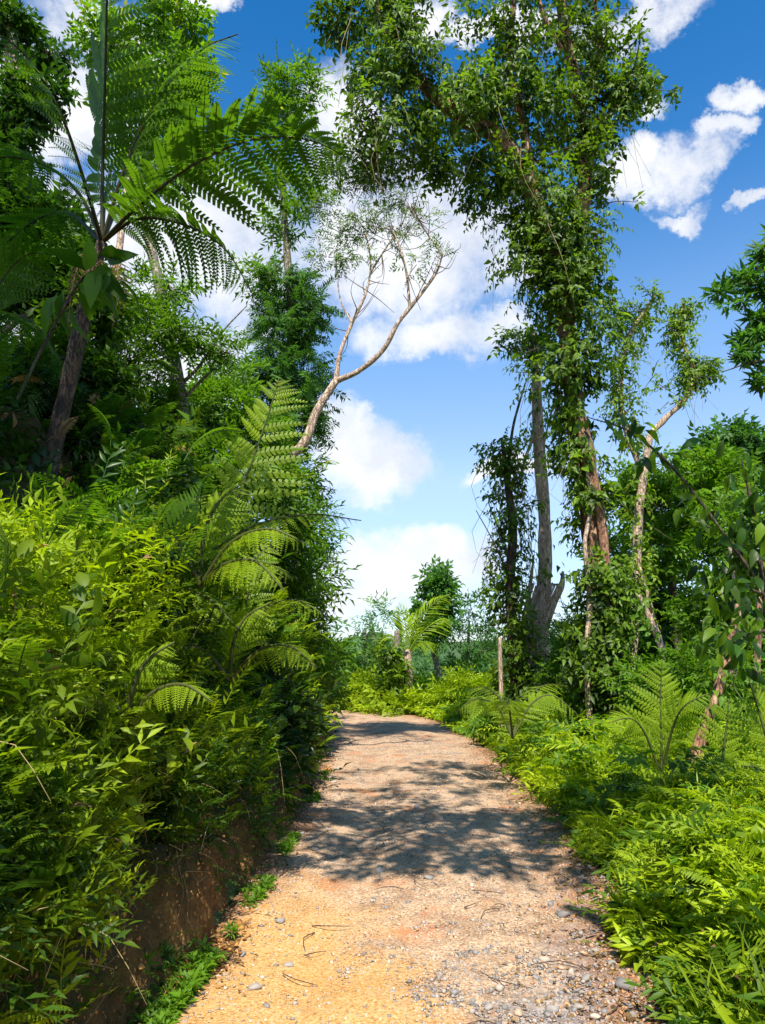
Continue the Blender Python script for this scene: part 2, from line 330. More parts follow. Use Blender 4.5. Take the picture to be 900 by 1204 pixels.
def tube(g, pts, r0, r1, n=14, sides=8, rough=0.0, tint=0.5, rr=None):
    C = spline(pts, n); T = nrm(np.gradient(C, axis=0)); ref = np.array([0.31, .87, .12]); N = nrm(np.cross(T, ref)); B = np.cross(T, N)
    u = np.linspace(0, 1, n); r = (r0 + (r1 - r0) * u) if rr is None else np.interp(u, np.linspace(0, 1, len(rr)), rr)
    a = np.linspace(0, 2 * math.pi, sides, endpoint=False)
    D = np.cos(a)[None, :, None] * N[:, None] + np.sin(a)[None, :, None] * B[:, None]
    rad = np.broadcast_to(r[:, None], (n, sides)).copy()
    if rough:
        q = (C[:, None] + D * r[:, None, None]).reshape(-1, 3)
        rad *= 1 + rough * (fbm(q * np.array([7, 7, 2.0]), 3).reshape(n, sides) - .5) * 2
    V = C[:, None] + D * rad[:, :, None]
    i = np.arange(n - 1)[:, None] * sides; j = np.arange(sides)[None]; j2 = (j + 1) % sides
    Q = np.stack(np.broadcast_arrays(i + j, i + j2, i + sides + j2, i + sides + j), -1).reshape(-1, 4)
    V = np.vstack([V.reshape(-1, 3), C[-1] + T[-1] * r[-1] * .5])
    top = (n - 1) * sides; Tt = np.stack([top + np.arange(sides), top + (np.arange(sides) + 1) % sides, np.full(sides, n * sides)], -1)
    g.add(V, Tt, Q, tint); return C

# leaf templates: x along the leaf, z its upper face
def leaf(L=1.0, W=.35, droop=.25, fold=.18, hi=True, tip=1.0):
    if not hi: # a folded diamond
        V = [(0, 0, 0), (.42 * L, .5 * W, fold * W), (L, 0, -droop * L), (.42 * L, -.5 * W, fold * W), (.45 * L, 0, -droop * L * .15)]
        return np.array(V), np.array([(0, 4, 1), (1, 4, 2), (0, 3, 4), (4, 3, 2)]), np.zeros((0, 4), int), np.full(5, .5)
    xs = [.0, .25, .55, .82, 1.0]; ws = [0.02, .42, .5, .26, 0]
    V = [(0, 0, 0)]
    for x, w_ in zip(xs[1:4], ws[1:4]):
        z = -droop * L * x * x; V += [(x * L, w_ * W, z + fold * W * w_ * 2), (x * L, 0, z), (x * L, -w_ * W, z + fold * W * w_ * 2)]
    V.append((L * tip, 0, -droop * L))
    T = [(0, 2, 1), (0, 3, 2), (7, 8, 10), (8, 9, 10)]; T = [(0, 2, 1), (0, 3, 2), (7, 8, 10), (8, 9, 10)]
    Q = [(1, 2, 5, 4), (2, 3, 6, 5), (4, 5, 8, 7), (5, 6, 9, 8)]
    A = np.full(11, .5); return np.array(V), np.array(T), np.array(Q), A
def one(V):  # single template
    g = G(); g.add(*V[:3], A=V[3]) if False else g.add(V[0], V[1], V[2], V[3]); return g.t()
def sprig(nl=9, L=.34, leafL=.15, W=.3, hi=True, spread=55, droop=.3, up=0.3, seed=0, opp=False, stem=True):
    """a twig along x with leaves to both sides; unit is metres"""
    r = np.random.default_rng(seed); g = G()
    pts = np.array([(0, 0, 0), (L * .5, r.normal() * .02, L * .12), (L, r.normal() * .04, L * .1)]); C = spline(pts, nl + 1)
    if stem:
        for a, b in ((0, nl // 2), (nl // 2, nl)):
            A, B = C[a], C[b]; d = .0045; g.add([A + (0, d, 0), A - (0, d, 0), B - (0, d * .6, 0), B + (0, d * .6, 0)], None, [(0, 1, 2, 3)], .4)
    for i in range(nl + 1):
        side = 1 if i % 2 else -1; ang = R(spread + r.uniform(-15, 15)) * side if i < nl else R(r.uniform(-10, 10))
        f = np.array([[math.cos(ang), math.sin(ang), up + r.uniform(-.35, .25)]]); u = np.array([[r.normal() * .35, r.normal() * .35, 1]])
        l = leafL * r.uniform(.75, 1.2) * (1 - .25 * abs(i / nl - .4))
        for s2 in ((1, -1) if opp and i < nl else (1,)):
            ff = f * np.array([1, s2, 1]); m = orient(ff, u)
            V, T, Q, A = leaf(l, W * l, droop, .16, hi); V = V @ m[0].T + C[i]
            g.add(V, T, Q, np.clip(A + r.normal() * .14, 0, 1))
    return g.t()
def rosette(nl=7, leafL=.16, W=.32, hi=True, el=25, droop=.3, seed=0):
    r = np.random.default_rng(seed); g = G()
    for i in range(nl):
        a = i / nl * 2 * math.pi + r.uniform(-.3, .3); e = R(el + r.uniform(-20, 20))
        f = np.array([[math.cos(a) * math.cos(e), math.sin(a) * math.cos(e), math.sin(e)]])
        l = leafL * r.uniform(.7, 1.2); V, T, Q, A = leaf(l, W * l, droop, .16, hi)
        V = V @ orient(f, np.array([[0, 0, 1.]]))[0].T + f[0] * .02; g.add(V, T, Q, np.clip(A + r.normal() * .12, 0, 1))
    return g.t()
def pinna(L=1.0, npair=14, W=.13, seed=0, droop=.12):
    """one leaflet of a tree fern frond: a midrib along x with two rows of narrow lobes"""
    g = G(); n = npair
    for i in range(n):
        s = (i + .6) / n; w_ = W * (1 - s) ** .55 * min(1, .55 + s * 3); x = s * L; z = -droop * L * s * s; st = L / n
        for sd in (1, -1):
            V = [(x - st * .42, 0, z), (x + st * .42, 0, z), (x + st * .42 + w_ * .35, sd * w_ * .96, z - w_ * .15), (x + st * .02 + w_ * .2, sd * w_, z - w_ * .18)]
            g.add(V, None, [(0, 1, 2, 3)] if sd < 0 else [(3, 2, 1, 0)], .45 + .2 * s)
    d = .006 * L
    xs = np.linspace(0, 1, 5)
    V = np.vstack([[(x * L, d, -droop * L * x * x + .003), (x * L, -d, -droop * L * x * x + .003)] for x in xs]); g.add(V, None, [(2 * k, 2 * k + 1, 2 * k + 3, 2 * k + 2) for k in range(4)], .2)
    return g.t()
def pin_simple(L=1.0, W=.2, droop=.15, n=3):
    """a fern leaflet with a toothed edge"""
    g = G(); wf = lambda q: W * .5 * min(1, .55 + 2.2 * q) * (1 - q) ** .7 + .012
    for i in range(n):
        s0, s1 = i / n, (i + 1) / n; z0, z1 = -droop * L * s0 * s0, -droop * L * s1 * s1
        for sd in (1, -1):
            V = [(s0 * L, 0, z0), (s1 * L, 0, z1), (min(1, s1 + .05) * L, sd * wf(s1 - .08) * (1.0 if i < n - 1 else .15), z1 - .02), ((s0 + .09) * L, sd * wf(s0) * .88, z0 - .01)]
            g.add(V, None, [(0, 1, 2, 3)] if sd > 0 else [(3, 2, 1, 0)], .5)
    return g.t()
def frond_frames(pts, npair, width, up, s0=.12, fwd=25, droop=.15, peak=.35, n=60):
    C = spline(pts, n); T = nrm(np.gradient(C, axis=0)); u = np.linspace(0, 1, n); out = []
    up = np.asarray(up, float)
    for i in range(npair):
        s = s0 + (1 - s0) * (i + .3) / npair; k = min(n - 1, int(s * (n - 1))); p, t = C[k], T[k]
        N = nrm(up - up.dot(t) * t); S = np.cross(t, N); q = (s - s0) / (1 - s0)
        wd = width * min(1, .45 + .55 * q / peak) * (1 - max(0, q - peak) / (1 - peak)) ** .72 + .02 * width
        for sd in (1, -1):
            a = R(fwd + 20 * q + random.uniform(-4, 4)); D = sd * S * math.cos(a) + t * math.sin(a) - N * (droop + random.uniform(-.06, .06))
            m = orient(D[None], N[None])[0]; out.append((p, m, wd * random.uniform(.93, 1.05)))
    return C, out
def frond_mesh(L=1.0, npair=20, width=.22, arch=.9, lift=70, seed=0, simple=True, far=False):
    random.seed(seed); e = R(lift); pts = [(0, 0, 0)]; p = np.zeros(3); n = 6
    for k in range(n):
        p = p + np.array([math.cos(e), random.uniform(-.05, .05), math.sin(e)]) * L / n; pts.append(tuple(p)); e -= arch * R(105) / n
    C, fr = frond_frames(pts, npair, width, (-.3, 0, 1), s0=.14)
    g = G(); tube(g, pts, .008 * L + .001, .002, 5 if far else 8, 3 if far else 4, tint=.25)
    tp = leaf(1, .26, .15, .1, False) if far else pin_simple(1.0, .26)
    for p, m, wd in fr: g.add((tp[0] * wd) @ m.T + p, tp[1], tp[2], np.clip(tp[3] + random.uniform(-.08, .08), 0, 1))
    return g

# ------------------------------------------------------------------ the lie of the land
YS = [-12, 0, 3.7, 5.65, 8.6, 10.7, 16.6, 20, 23, 26, 30, 36]
XL = [-1.1, -1.05, -.98, -.84, -.80, -.82, -1.1, -1.5, -2.2, -3.6, -7.0, -14]
XR = [1.2, 1.2, 1.30, 1.72, 2.05, 2.20, 2.15, 1.95, 1.6, .7, -1.6, -7]
def xl(y): return np.interp(y, YS, XL)
def xr(y): return np.interp(y, YS, XR)
def bank_z(t, y):
    t = np.asarray(t, float); y = np.asarray(y, float)
    b = np.interp(t, [0, .07, .17, .25, .36, .60, 2.3, 6.5, 14, 40, 120], [0.0, -.05, -.03, .28, .60, .80, 3.7, 5.2, 6.6, 10, 14])
    fade = np.clip((34 - y) / 12, 0.0, 1) ; b = b * (0.12 + .88 * fade)
    return b
def gz(x, y):
    x = np.asarray(x, float); y = np.asarray(y, float)
    left = bank_z(xl(y) - x, y)
    d = x - xr(y)
    right = np.interp(d, [-.2, .1, .5, 1.5, 4, 12, 30, 100], [-.04, .03, .16, .26, .34, .1, -1.2, -4])
    z = np.where(x < xl(y), left, np.where(x > xr(y), right, 0.0))
    far = np.clip((y - 34) / 60, 0, 1); return z * (1 - far * .8) - far * 3.0 * np.clip((y - 34) / 100, 0, 1)

# ground sheet
def grid_mesh(g, X, Y, Z, A=.5):
    ny, nx = X.shape; V = np.stack([X, Y, Z], -1).reshape(-1, 3); i = np.arange(ny - 1)[:, None] * nx + np.arange(nx - 1)[None]
    Q = np.stack([i, i + 1, i + nx + 1, i + nx], -1).reshape(-1, 4); g.add(V, None, Q, A)
def sgn_space(a, b, n, p=2.6):
    u = np.linspace(-1, 1, n); v = np.sign(u) * np.abs(u) ** p; return np.where(v < 0, -v * a, v * b)
gx = np.unique(np.concatenate([sgn_space(-900, 900, 130, 3.4), np.linspace(-12, 12, 90)])); gy = np.unique(np.concatenate([np.linspace(-20, 40, 110), 40 + 1160 * np.linspace(0, 1, 60) ** 2.2, np.linspace(-300, -20, 12)]))
X, Y = np.meshgrid(gx, gy); Z = gz(X, Y)
Z = Z - np.where((X < xl(Y) - .05) & (X > xl(Y) - 13), .3, 0) + (fbm(v3(X * .8, Y * .8), 5).reshape(X.shape) - .5) * np.where((X > xr(Y) + .3) | (Y > 36), .25, 0)
Z = np.where((X >= xl(Y) - .3) & (X <= xr(Y) + .1), -.07, Z)
hill = np.clip((Y - 120) / 140, 0, 1) ** 1.3 * (7 + 12 * (fbm(v3(X * .008, Y * .008), 9).reshape(X.shape)))
Z = Z + hill
g = G(); grid_mesh(g, X, Y, Z); o = link('ground', g.mesh('ground', M['ground'], smooth=True)); o['kind'] = 'structure'
# the path
ys = np.concatenate([np.linspace(-12, 3, 40), np.linspace(3.05, 12, 240), np.linspace(12.1, 36, 160)]); us = np.linspace(0, 1, 90)
Yp, U = np.meshgrid(ys, us, indexing='ij'); a, b = xl(Yp) - .35, xr(Yp) + .35; Xp = a + (b - a) * U
wob = fbm(v3(Xp * 1.1, Yp * 1.1), 21).reshape(Xp.shape); wf = fbm(v3(Xp * 9, Yp * 9), 22).reshape(Xp.shape)
dm = np.minimum(U, 1 - U) * (b - a)
Zp = (wob - .5) * .10 + (wf - .5) * .022 + .02 - .04 * np.exp(-((U - .3) / .07) ** 2) - .035 * np.exp(-((U - .74) / .08) ** 2) - np.clip(.25 - dm, 0, 1) * .22
g = G(); grid_mesh(g, Xp, Yp, Zp); me = g.mesh('path', M['path'], smooth=True)
at = me.attributes.new('margin', 'FLOAT', 'POINT')
mg = np.clip(1 - dm / np.where(U < .5, .65, 1.25), 0, 1); at.data.foreach_set('value', mg.ravel().astype(np.float32))
o = link('path', me); o['kind'] = 'structure'
def path_z(x, y):
    x = np.asarray(x, float); y = np.asarray(y, float); a, b = xl(y) - .35, xr(y) + .35; u = (x - a) / (b - a); dm = np.minimum(u, 1 - u) * (b - a)
    return (fbm(v3(x * 1.1, y * 1.1), 21) - .5) * .10 + .02 - .04 * np.exp(-((u - .3) / .07) ** 2) - .035 * np.exp(-((u - .74) / .08) ** 2) - np.clip(.25 - dm, 0, 1) * .22
# the cut bank on the left
ts = np.concatenate([np.linspace(-.06, .8, 60), np.linspace(.86, 3, 26), np.linspace(3.2, 13, 24)]); yb = np.concatenate([np.linspace(-12, 1.9, 24), np.linspace(2, 14, 300), np.linspace(14.2, 36, 90)])
Yb, Tb = np.meshgrid(yb, ts, indexing='ij')
def bank_pt(t, y):
    n1 = fbm(v3(t * 1.4, y * 1.1), 31).reshape(np.shape(t)) - .5; n2 = fbm(v3(t * 7, y * 6), 33).reshape(np.shape(t)) - .5
    amp = np.clip((t - .08) / .3, 0, 1)
    n3 = fbm(v3(t * 16, y * 19), 35).reshape(np.shape(t)) - .5; n4 = np.abs(fbm(v3(t * 3, y * 4.5), 36).reshape(np.shape(t)) - .5)
    x = xl(y) - t + n1 * .45 * amp + n2 * .22 * amp + (n3 * .11 - n4 * .42 + .06) * amp; z = bank_z(t, y) + n2 * .10 * amp + n3 * .05 * amp + n1 * .25 * np.clip(t - .6, 0, 1)
    return x, z
Xb, Zb = bank_pt(Tb, Yb)
g = G(); grid_mesh(g, Xb, Yb, Zb); V, T, Q, A = g.t(); g2 = G(); g2.add(V, T, Q[:, ::-1], A)
o = link('bank', g2.mesh('bank', M['bank'], smooth=True)); o['kind'] = 'structure'

# ------------------------------------------------------------------ loose stones and gravel
def rock(seed, sub=1):
    r = np.random.default_rng(seed); t = (1 + 5 ** .5) / 2
    V = nrm(np.array([(-1, t, 0), (1, t, 0), (-1, -t, 0), (1, -t, 0), (0, -1, t), (0, 1, t), (0, -1, -t), (0, 1, -t), (t, 0, -1), (t, 0, 1), (-t, 0, -1), (-t, 0, 1)], float))
    Fc = np.array([(0, 11, 5), (0, 5, 1), (0, 1, 7), (0, 7, 10), (0, 10, 11), (1, 5, 9), (5, 11, 4), (11, 10, 2), (10, 7, 6), (7, 1, 8), (3, 9, 4), (3, 4, 2), (3, 2, 6), (3, 6, 8), (3, 8, 9), (4, 9, 5), (2, 4, 11), (6, 2, 10), (8, 6, 7), (9, 8, 1)])
    for _ in range(sub):
        V = list(V); ed = {}; F2 = []
        def mid(a, b):
            k = (min(a, b), max(a, b))
            if k not in ed: m = (V[a] + V[b]); V.append(m / np.linalg.norm(m)); ed[k] = len(V) - 1
            return ed[k]
        for a, b, c in Fc: ab, bc, ca = mid(a, b), mid(b, c), mid(c, a); F2 += [(a, ab, ca), (b, bc, ab), (c, ca, bc), (ab, bc, ca)]
        V = np.array(V); Fc = np.array(F2)
    V = V * (1 + r.normal(size=(len(V), 1)) * .10)
    for _ in range(5):   # chip flat facets
        n = nrm(r.normal(size=3)); d = r.uniform(.55, .8); q = V @ n; V = V - np.maximum(q - d, 0)[:, None] * n
    V = V * np.array([1, r.uniform(.6, .9), r.uniform(.4, .65)]) * .5
    return V, Fc, np.zeros((0, 4), int), np.full(len(V), .5)
small = [rock(k, 0) for k in range(8)]; big = [rock(50 + k, 1) for k in range(8)]
def yawmat(n, tilt=.3):
    a = rng.uniform(0, 2 * math.pi, n); up = nrm(np.array([0, 0, 1.]) + rng.normal(size=(n, 3)) * tilt); return orient(np.stack([np.cos(a), np.sin(a), a * 0], 1), up)
def chip(seed):
    r = np.random.default_rng(seed); V = np.array([(1, 0, 0), (0, 1, 0), (-1, 0, 0), (0, -1, 0), (0, 0, 1), (0, 0, -1)], float) * .5
    V = (V + r.normal(size=V.shape) * .09) * np.array([1, r.uniform(.6, 1), r.uniform(.4, .8)]); T = [(0, 1, 4), (1, 2, 4), (2, 3, 4), (3, 0, 4), (1, 0, 5), (2, 1, 5), (3, 2, 5), (0, 3, 5)]
    return V, np.array(T), np.zeros((0, 4), int), np.full(6, .5)
chips = [chip(k) for k in range(10)]
def grey_zone(x, y): return (x * 1.5 - .85 - .75 * y + 3.25 + (fbm(v3(x * 2, y * 2), 3) - .5) * 2.0) > .1
g = G()
for (N, tp, m0, sg, lo, hi, p1, p2) in ((56000, chips, -4.55, .42, .005, .04, 1.0, .8), (6500, small, -4.0, .38, .012, .05, 1.0, .28)):
    y = 3.1 + 14 * rng.random(N) ** 1.6; u = rng.random(N); x = xl(y) - .2 + u * (xr(y) - xl(y) + .5); gz_ = grey_zone(x, y)
    dens = np.where(fbm(v3(x * 1.6, y * 1.6), 8) > .5, 1.0, .45); keep = rng.random(N) < np.where(gz_, p1, p2 * dens); x, y, gz_ = x[keep], y[keep], gz_[keep]; n = len(x)
    s = np.clip(rng.lognormal(m0, sg, n), lo, hi) * np.where(gz_, 1.3, 1) * (1 + y * .03); edge = np.clip(1 - (xr(y) - x) / .9, 0, 1)
    tint = np.where(gz_, rng.uniform(.02, .5, n), np.where(rng.random(n) < .4, rng.uniform(.05, .35, n), rng.uniform(.35, .8, n))); tint = np.where(rng.random(n) < .07 + edge * .35, rng.uniform(.85, 1, n), tint)
    g.scatter(tp, np.stack([x, y, path_z(x, y) + s * .08], 1), yawmat(n, .5), tint, s, .1)
o = link('gravel', g.mesh('gravel', M['stone'])); tag(o, 'loose grey and tan gravel strewn over the dirt path', 'gravel', 'stuff')
rm = []
for k, b in enumerate(big): gg = G(); gg.add(b[0], b[1], None, [.1, .25, .35, .5, .62, .3, .2, .85][k]); rm.append(gg.mesh('stone', M['stone']))
spots = [(447, 1028, .09), (505, 1040, .075), (875 - 200 + 60, 1098, .07), (738, 1097, .11), (663, 1075, .09), (735, 1165, .10), (690, 1150, .06), (560, 1122, .05), (355, 985, .07), (370, 1005, .06),
         (490, 952, .09), (640, 1130, .06), (700, 1120, .05), (535, 1175, .05), (590, 1160, .06), (650, 1185, .07), (610, 1195, .05), (720, 1135, .05), (505, 975, .05), (585, 985, .05), (380, 955, .08), (392, 925, .09), (398, 905, .12), (390, 890, .13),
         (560, 1010, .04), (620, 1020, .05), (470, 1090, .04), (340, 1130, .06), (300, 1160, .07), (420, 1000, .05), (330, 1085, .06), (285, 1120, .05), (680, 1180, .06), (575, 1190, .05), (630, 1150, .04), (700, 1195, .06), (515, 925, .06), (560, 940, .05), (600, 950, .06)]
for px, py, s in spots:
    d = pdir(px, py); q = d * (-EYE / d[2]); q = np.array([0, 0, EYE]) + d * ((EYE) / -d[2])
    o = link('stone', random.choice(rm)); o.location = (q[0], q[1], float(path_z([q[0]], [q[1]])[0]) + s * .12); o.rotation_euler = (random.uniform(-.2, .2), random.uniform(-.2, .2), random.uniform(0, 6)); o.scale = (s * 1.1,) * 3
    if s >= .09: tag(o, {(447, 1028): 'dark flat stone lying in the shaded middle of the path', (738, 1097): 'large grey stone at the right margin of the path beside the leafy cover', (663, 1075): 'grey stone on the sunny right half just below the shadow', (735, 1165): 'large pale stone at the lower right corner of the path', (490, 952): 'reddish grey stone in the middle of the path beyond the shadow', (392, 925): 'stone at the foot of the earth cut, lowest of three', (398, 905): 'stone at the foot of the earth cut, middle of three', (390, 890): 'stone at the foot of the earth cut, farthest of three'}.get((px, py), 'grey stone lying on the path'), 'stone')
    else: tag(o, 'small loose stone lying on the surface of the dirt path', 'stone', None, 'small loose stones on the path')
# dead leaves and twigs towards the right margin and in the ditch
N = 8000; y = 3.2 + 12 * rng.random(N) ** 1.4; side = rng.random(N) < .72
x = np.where(side, xr(y) + .2 - np.abs(rng.normal(size=N)) * .36, xl(y) - .2 + np.abs(rng.normal(size=N)) * .16)
g = G(); lf = [leaf(1, .5, .2, .3, False), leaf(1, .35, -.2, .4, False), leaf(1, .6, .35, .1, False)]
g.scatter(lf, np.stack([x, y, path_z(x, y) + .012], 1), yawmat(N, .45), rng.random(N), rng.uniform(.014, .042, N), .1)
o = link('leaf_litter', g.mesh('leaf_litter', M['litter'])); tag(o, 'brown fallen leaves littered along the edges of the path', 'leaf litter', 'stuff')
g = G()
for k in range(60):
    yy = rng.uniform(3.6, 10); xx = rng.uniform(xl(yy), xr(yy)); a = rng.uniform(0, 6.28); L = rng.uniform(.08, .3)
    z = float(path_z([xx], [yy])[0]) + .012; tube(g, [(xx, yy, z), (xx + math.cos(a) * L * .5, yy + math.sin(a) * L * .5, z + .012), (xx + math.cos(a + .3) * L, yy + math.sin(a + .3) * L, z)], .004, .002, 5, 4)
o = link('twig_litter', g.mesh('twig_litter', M['twig'])); tag(o, 'thin dry twigs scattered on the dirt path', 'twigs', 'stuff')

# ------------------------------------------------------------------ leaf and spray templates (metres)
SP_LANCE = [sprig(9, .32, .13, .26, True, 50, .35, .25, k) for k in range(5)]
SP_LANCE_LO = [sprig(8, .32, .13, .30, False, 50, .3, .25, k + 10) for k in range(5)]
SP_BROAD = [sprig(6, .30, .15, .48, True, 55, .35, .2, k + 20) for k in range(4)]
SP_BROAD_LO = [sprig(6, .30, .15, .52, False, 55, .35, .2, k + 30) for k in range(4)]
SP_FINE = [sprig(12, .34, .075, .28, False, 50, .2, .3, k + 40) for k in range(4)]
SP_PIN = [sprig(14, .42, .12, .26, False, 72, .3, .0, k + 50, opp=True) for k in range(3)]
ROS = [rosette(6, .12, .36, False, 20, .35, k) for k in range(5)] + [rosette(7, .13, .3, True, 35, .35, 9)]
ROS_LO = [rosette(6, .13, .38, False, 20, .35, k + 70) for k in range(5)]
VINE_LF = [leaf(.2, .105, .3, .2, True), leaf(.2, .09, .5, .15, True), leaf(.17, .10, .15, .25, True)]
VINE_SP = [sprig(5, .30, .15, .5, False, 55, .35, .1, k + 80) for k in range(4)]
VINE_LO = [leaf(.2, .11, .35, .2, False), leaf(.2, .09, .2, .2, False), leaf(.17, .11, .5, .25, False)]
FR_SMALL = [one(frond_mesh(.55, 16, .15, .75, 55, k).t()) for k in range(5)]
FR_FAR = [one(frond_mesh(.55, 15, .15, .75, 55, k, far=True).t()) for k in range(4)]
GRASS = []
for k in range(3):
    g = G()
    for i in range(9):
        a = rng.uniform(0, 6.28); l = rng.uniform(.18, .45); bend = rng.uniform(.2, .9); wv = .006
        pts = [np.array([math.cos(a) * q * l * bend * q, math.sin(a) * q * l * bend * q, l * q * (1 - .45 * bend * q)]) for q in (0, .35, .7, 1)]
        sd = np.array([-math.sin(a), math.cos(a), 0]) * wv
        g.add([pts[0] + sd, pts[0] - sd, pts[1] + sd, pts[1] - sd, pts[2] + sd * .8, pts[2] - sd * .8, pts[3]], [(4, 5, 6)], [(0, 1, 3, 2), (2, 3, 5, 4)], rng.uniform(.3, .7))
    GRASS.append(g.t())

# ------------------------------------------------------------------ the growth on the left bank
def bank_frame(t, y):
    e = .03; x, z = bank_pt(t, y); x1, z1 = bank_pt(t + e, y); x2, z2 = bank_pt(t, y + e)
    p = np.stack([x, y, z], 1); a = np.stack([x1 - x, 0 * x, z1 - z], 1); b = np.stack([x2 - x, 0 * x + e, z2 - z], 1)
    n = nrm(np.cross(b, a)); n = np.where(n[:, :1] < 0, -n, n); n[:, 2] = np.maximum(n[:, 2], .15); return p, nrm(n)
def mound(p, s=1.35, seed=40): return np.clip((fbm(p * np.array([s, s, s]), seed, 3) - .34) * 3.0, 0, 1.5)
def bulge(y, t):   # the round thicket in the left foreground; also brightens leaf tint as sunlight would
    return np.exp(-((y - 3.5) / 1.5) ** 2 - ((t - .95) / .6) ** 2)
def bank_scatter(n, tmin, tmax, ymin, ymax, depth0, depth1, ypow=1.6):
    y = ymin + (ymax - ymin) * rng.random(n) ** ypow; t = tmin + (tmax - tmin) * rng.random(n) ** 1.2 - .20 + .34 * fbm(v3(y * 1.7, y * 0), 44) * np.clip(y / 6, .5, 1)
    p, nm_ = bank_frame(t, y); md = mound(p); hgt = (.14 + .80 * md * np.clip((t - .30) * 1.3, .10, 1)) + .35 * bulge(y, t)
    upz = np.clip((bank_z(t, y) - 1.9) / 1.2, 0, 1) * np.clip((8.5 - y) / 2, 0, 1); hgt = hgt * (1 - .55 * upz)
    k = rng.random(n) ** .55; h = hgt * (depth0 + (depth1 - depth0) * k)
    nn = nrm(nm_ * .75 + np.array([0, 0, .6])); q = p + nn * h[:, None]
    low = (t < .8) & (rng.random(n) < .75); dr = rng.random(n) ** 1.1 * (.22 + .45 * fbm(v3(y * 2.1, y * 0), 46) + .30 * np.clip((y - 4.8) / 2.5, 0, 1)); q[:, 2] -= np.where(low, dr, 0); q[:, 0] += np.where(low, dr * .25, 0)
    return q, nn, t, y, k
def face_mats(q, nn, spread=.7, upw=.8):
    n = len(q); f = nrm(nn * .65 + np.array([.15, -.2, .1]) + rng.normal(size=(n, 3)) * spread); up = nrm(nn * .5 + np.array([0, 0, upw]) + rng.normal(size=(n, 3)) * .3); return orient(f, up)
def proj(q):
    d = q - np.array([0, 0, EYE]); c, sn = math.cos(PITCH), math.sin(PITCH); z = d[:, 1] * c + d[:, 2] * sn; u = (-d[:, 1] * sn + d[:, 2] * c) / z
    return 450 + F * d[:, 0] / z, 602 - F * u
def hollow(q):   # open gap in the growth in front of the tall fern's stem
    a, b = P(48, 560, 5.7), P(92, 400, 5.5); out = np.ones(len(q), bool)
    for f in np.linspace(-.15, 1, 12):
        c = a * (1 - f) + b * f; c2 = c * .80 + np.array([0, 0, EYE]) * .20
        ab = c2 - c; u = np.clip(((q - c) @ ab) / (ab @ ab), 0, 1); out &= np.linalg.norm(q - (c + u[:, None] * ab), axis=1) > .42
    px, py = proj(q); tx = np.interp(py, [285, 400, 560], [120, 92, 48]); near = q[:, 1] < 5.7
    out &= ~(near & (py < 545) & (np.abs(px - tx) < 42)); out &= ~(near & (py < 430) & (px < 200)); out &= ~((q[:, 1] < 4.4) & (py < 610) & (px < 300))
    return out
def patch(q, sc_=.8, seed=60): return fbm(q * sc_, seed, 3)
gl, gm_, gd = G(), G(), G()
for (n, a, b, y0, y1, tp, s0, s1) in ((1500, .52, 3.4, 1.4, 6.5, SP_LANCE, .35, .75), (8500, .52, 3.4, 1.4, 9, SP_LANCE_LO, .32, .80), (4200, .52, 6.5, 8, 25, SP_LANCE_LO, .8, 1.5), (700, .6, 3.4, 2.4, 9, SP_BROAD, .35, .8), (2600, .55, 3.0, 1.6, 9, ROS_LO, .4, .8), (1500, .55, 7, 8, 26, SP_BROAD_LO, .8, 1.7),
                                (2600, 3, 9, 2.5, 16, SP_BROAD_LO, .9, 1.6), (4500, .5, 3.2, 1.4, 12, SP_FINE, .45, .95)):
    q, nn, t, y, k = bank_scatter(n, a, b, y0, y1, .15, 1.05)
    m = face_mats(q, nn); pt = patch(q); tint = np.clip((pt - .5) * 2.4 + .40 + rng.normal(size=n) * .15 + .38 * bulge(y, t), 0, .93); s = rng.uniform(s0, s1, n)  # bulge term paints sunlit brightness into the leaf tint
    up_ = np.clip((q[:, 2] - 1.9) / .8, 0, 1) * np.clip((7.5 - y) / 2, 0, 1); cls = np.where(bulge(y, t) * .9 + pt - up_ * .3 - (k < .55) * .2 + rng.normal(size=n) * .05 > .58, 0, np.where((patch(q, .8, 77) + up_ * .1 + (k < .5) * .12 > .54) | (rng.random(n) < .12), 2, 1)); hi_ = (up_ * np.clip((2.6 - t) / .6, 0, 1) > .4) & (rng.random(n) < .74); cls = np.where(hi_, 2, cls); tint = np.where(up_ > .4, tint * .75, tint); cls = np.where(hollow(q), cls, 9)  # upper and inner growth gets darker leaves and tint in place of shade
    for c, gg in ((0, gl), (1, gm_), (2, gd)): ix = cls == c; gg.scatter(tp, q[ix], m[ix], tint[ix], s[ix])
for gg, mat, lab in ((gl, 'lime', 'bright lime green leafy undergrowth over the steep bank'), (gm_, 'mid', 'mid green leafy undergrowth over the steep bank'), (gd, 'dark', 'dark green undergrowth over the steep bank, partly coloured dark for shade')):
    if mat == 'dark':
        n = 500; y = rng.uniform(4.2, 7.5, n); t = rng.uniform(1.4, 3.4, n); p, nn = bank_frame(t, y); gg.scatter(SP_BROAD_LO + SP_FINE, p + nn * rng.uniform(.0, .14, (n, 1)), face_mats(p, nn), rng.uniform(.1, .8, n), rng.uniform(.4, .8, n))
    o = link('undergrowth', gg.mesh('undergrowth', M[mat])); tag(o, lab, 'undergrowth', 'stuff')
g = G(); n = 3400; q, nn, t, y, k = bank_scatter(n, .5, 4.0, 1.6, 20, .5, 1.12, 1.5)
f = nrm(nn * .8 + np.array([.25, -.35, .0]) + rng.normal(size=(n, 3)) * .5); f[:, 2] = np.abs(f[:, 2]) * .4
up = np.tile([0, 0, 1.], (n, 1)) + rng.normal(size=(n, 3)) * .2
tint = np.clip(.35 + (patch(q) - .5) * 1.6 + rng.normal(size=n) * .15 + .35 * bulge(y, t), 0, 1)  # bulge term puts sunlight into the fern tint
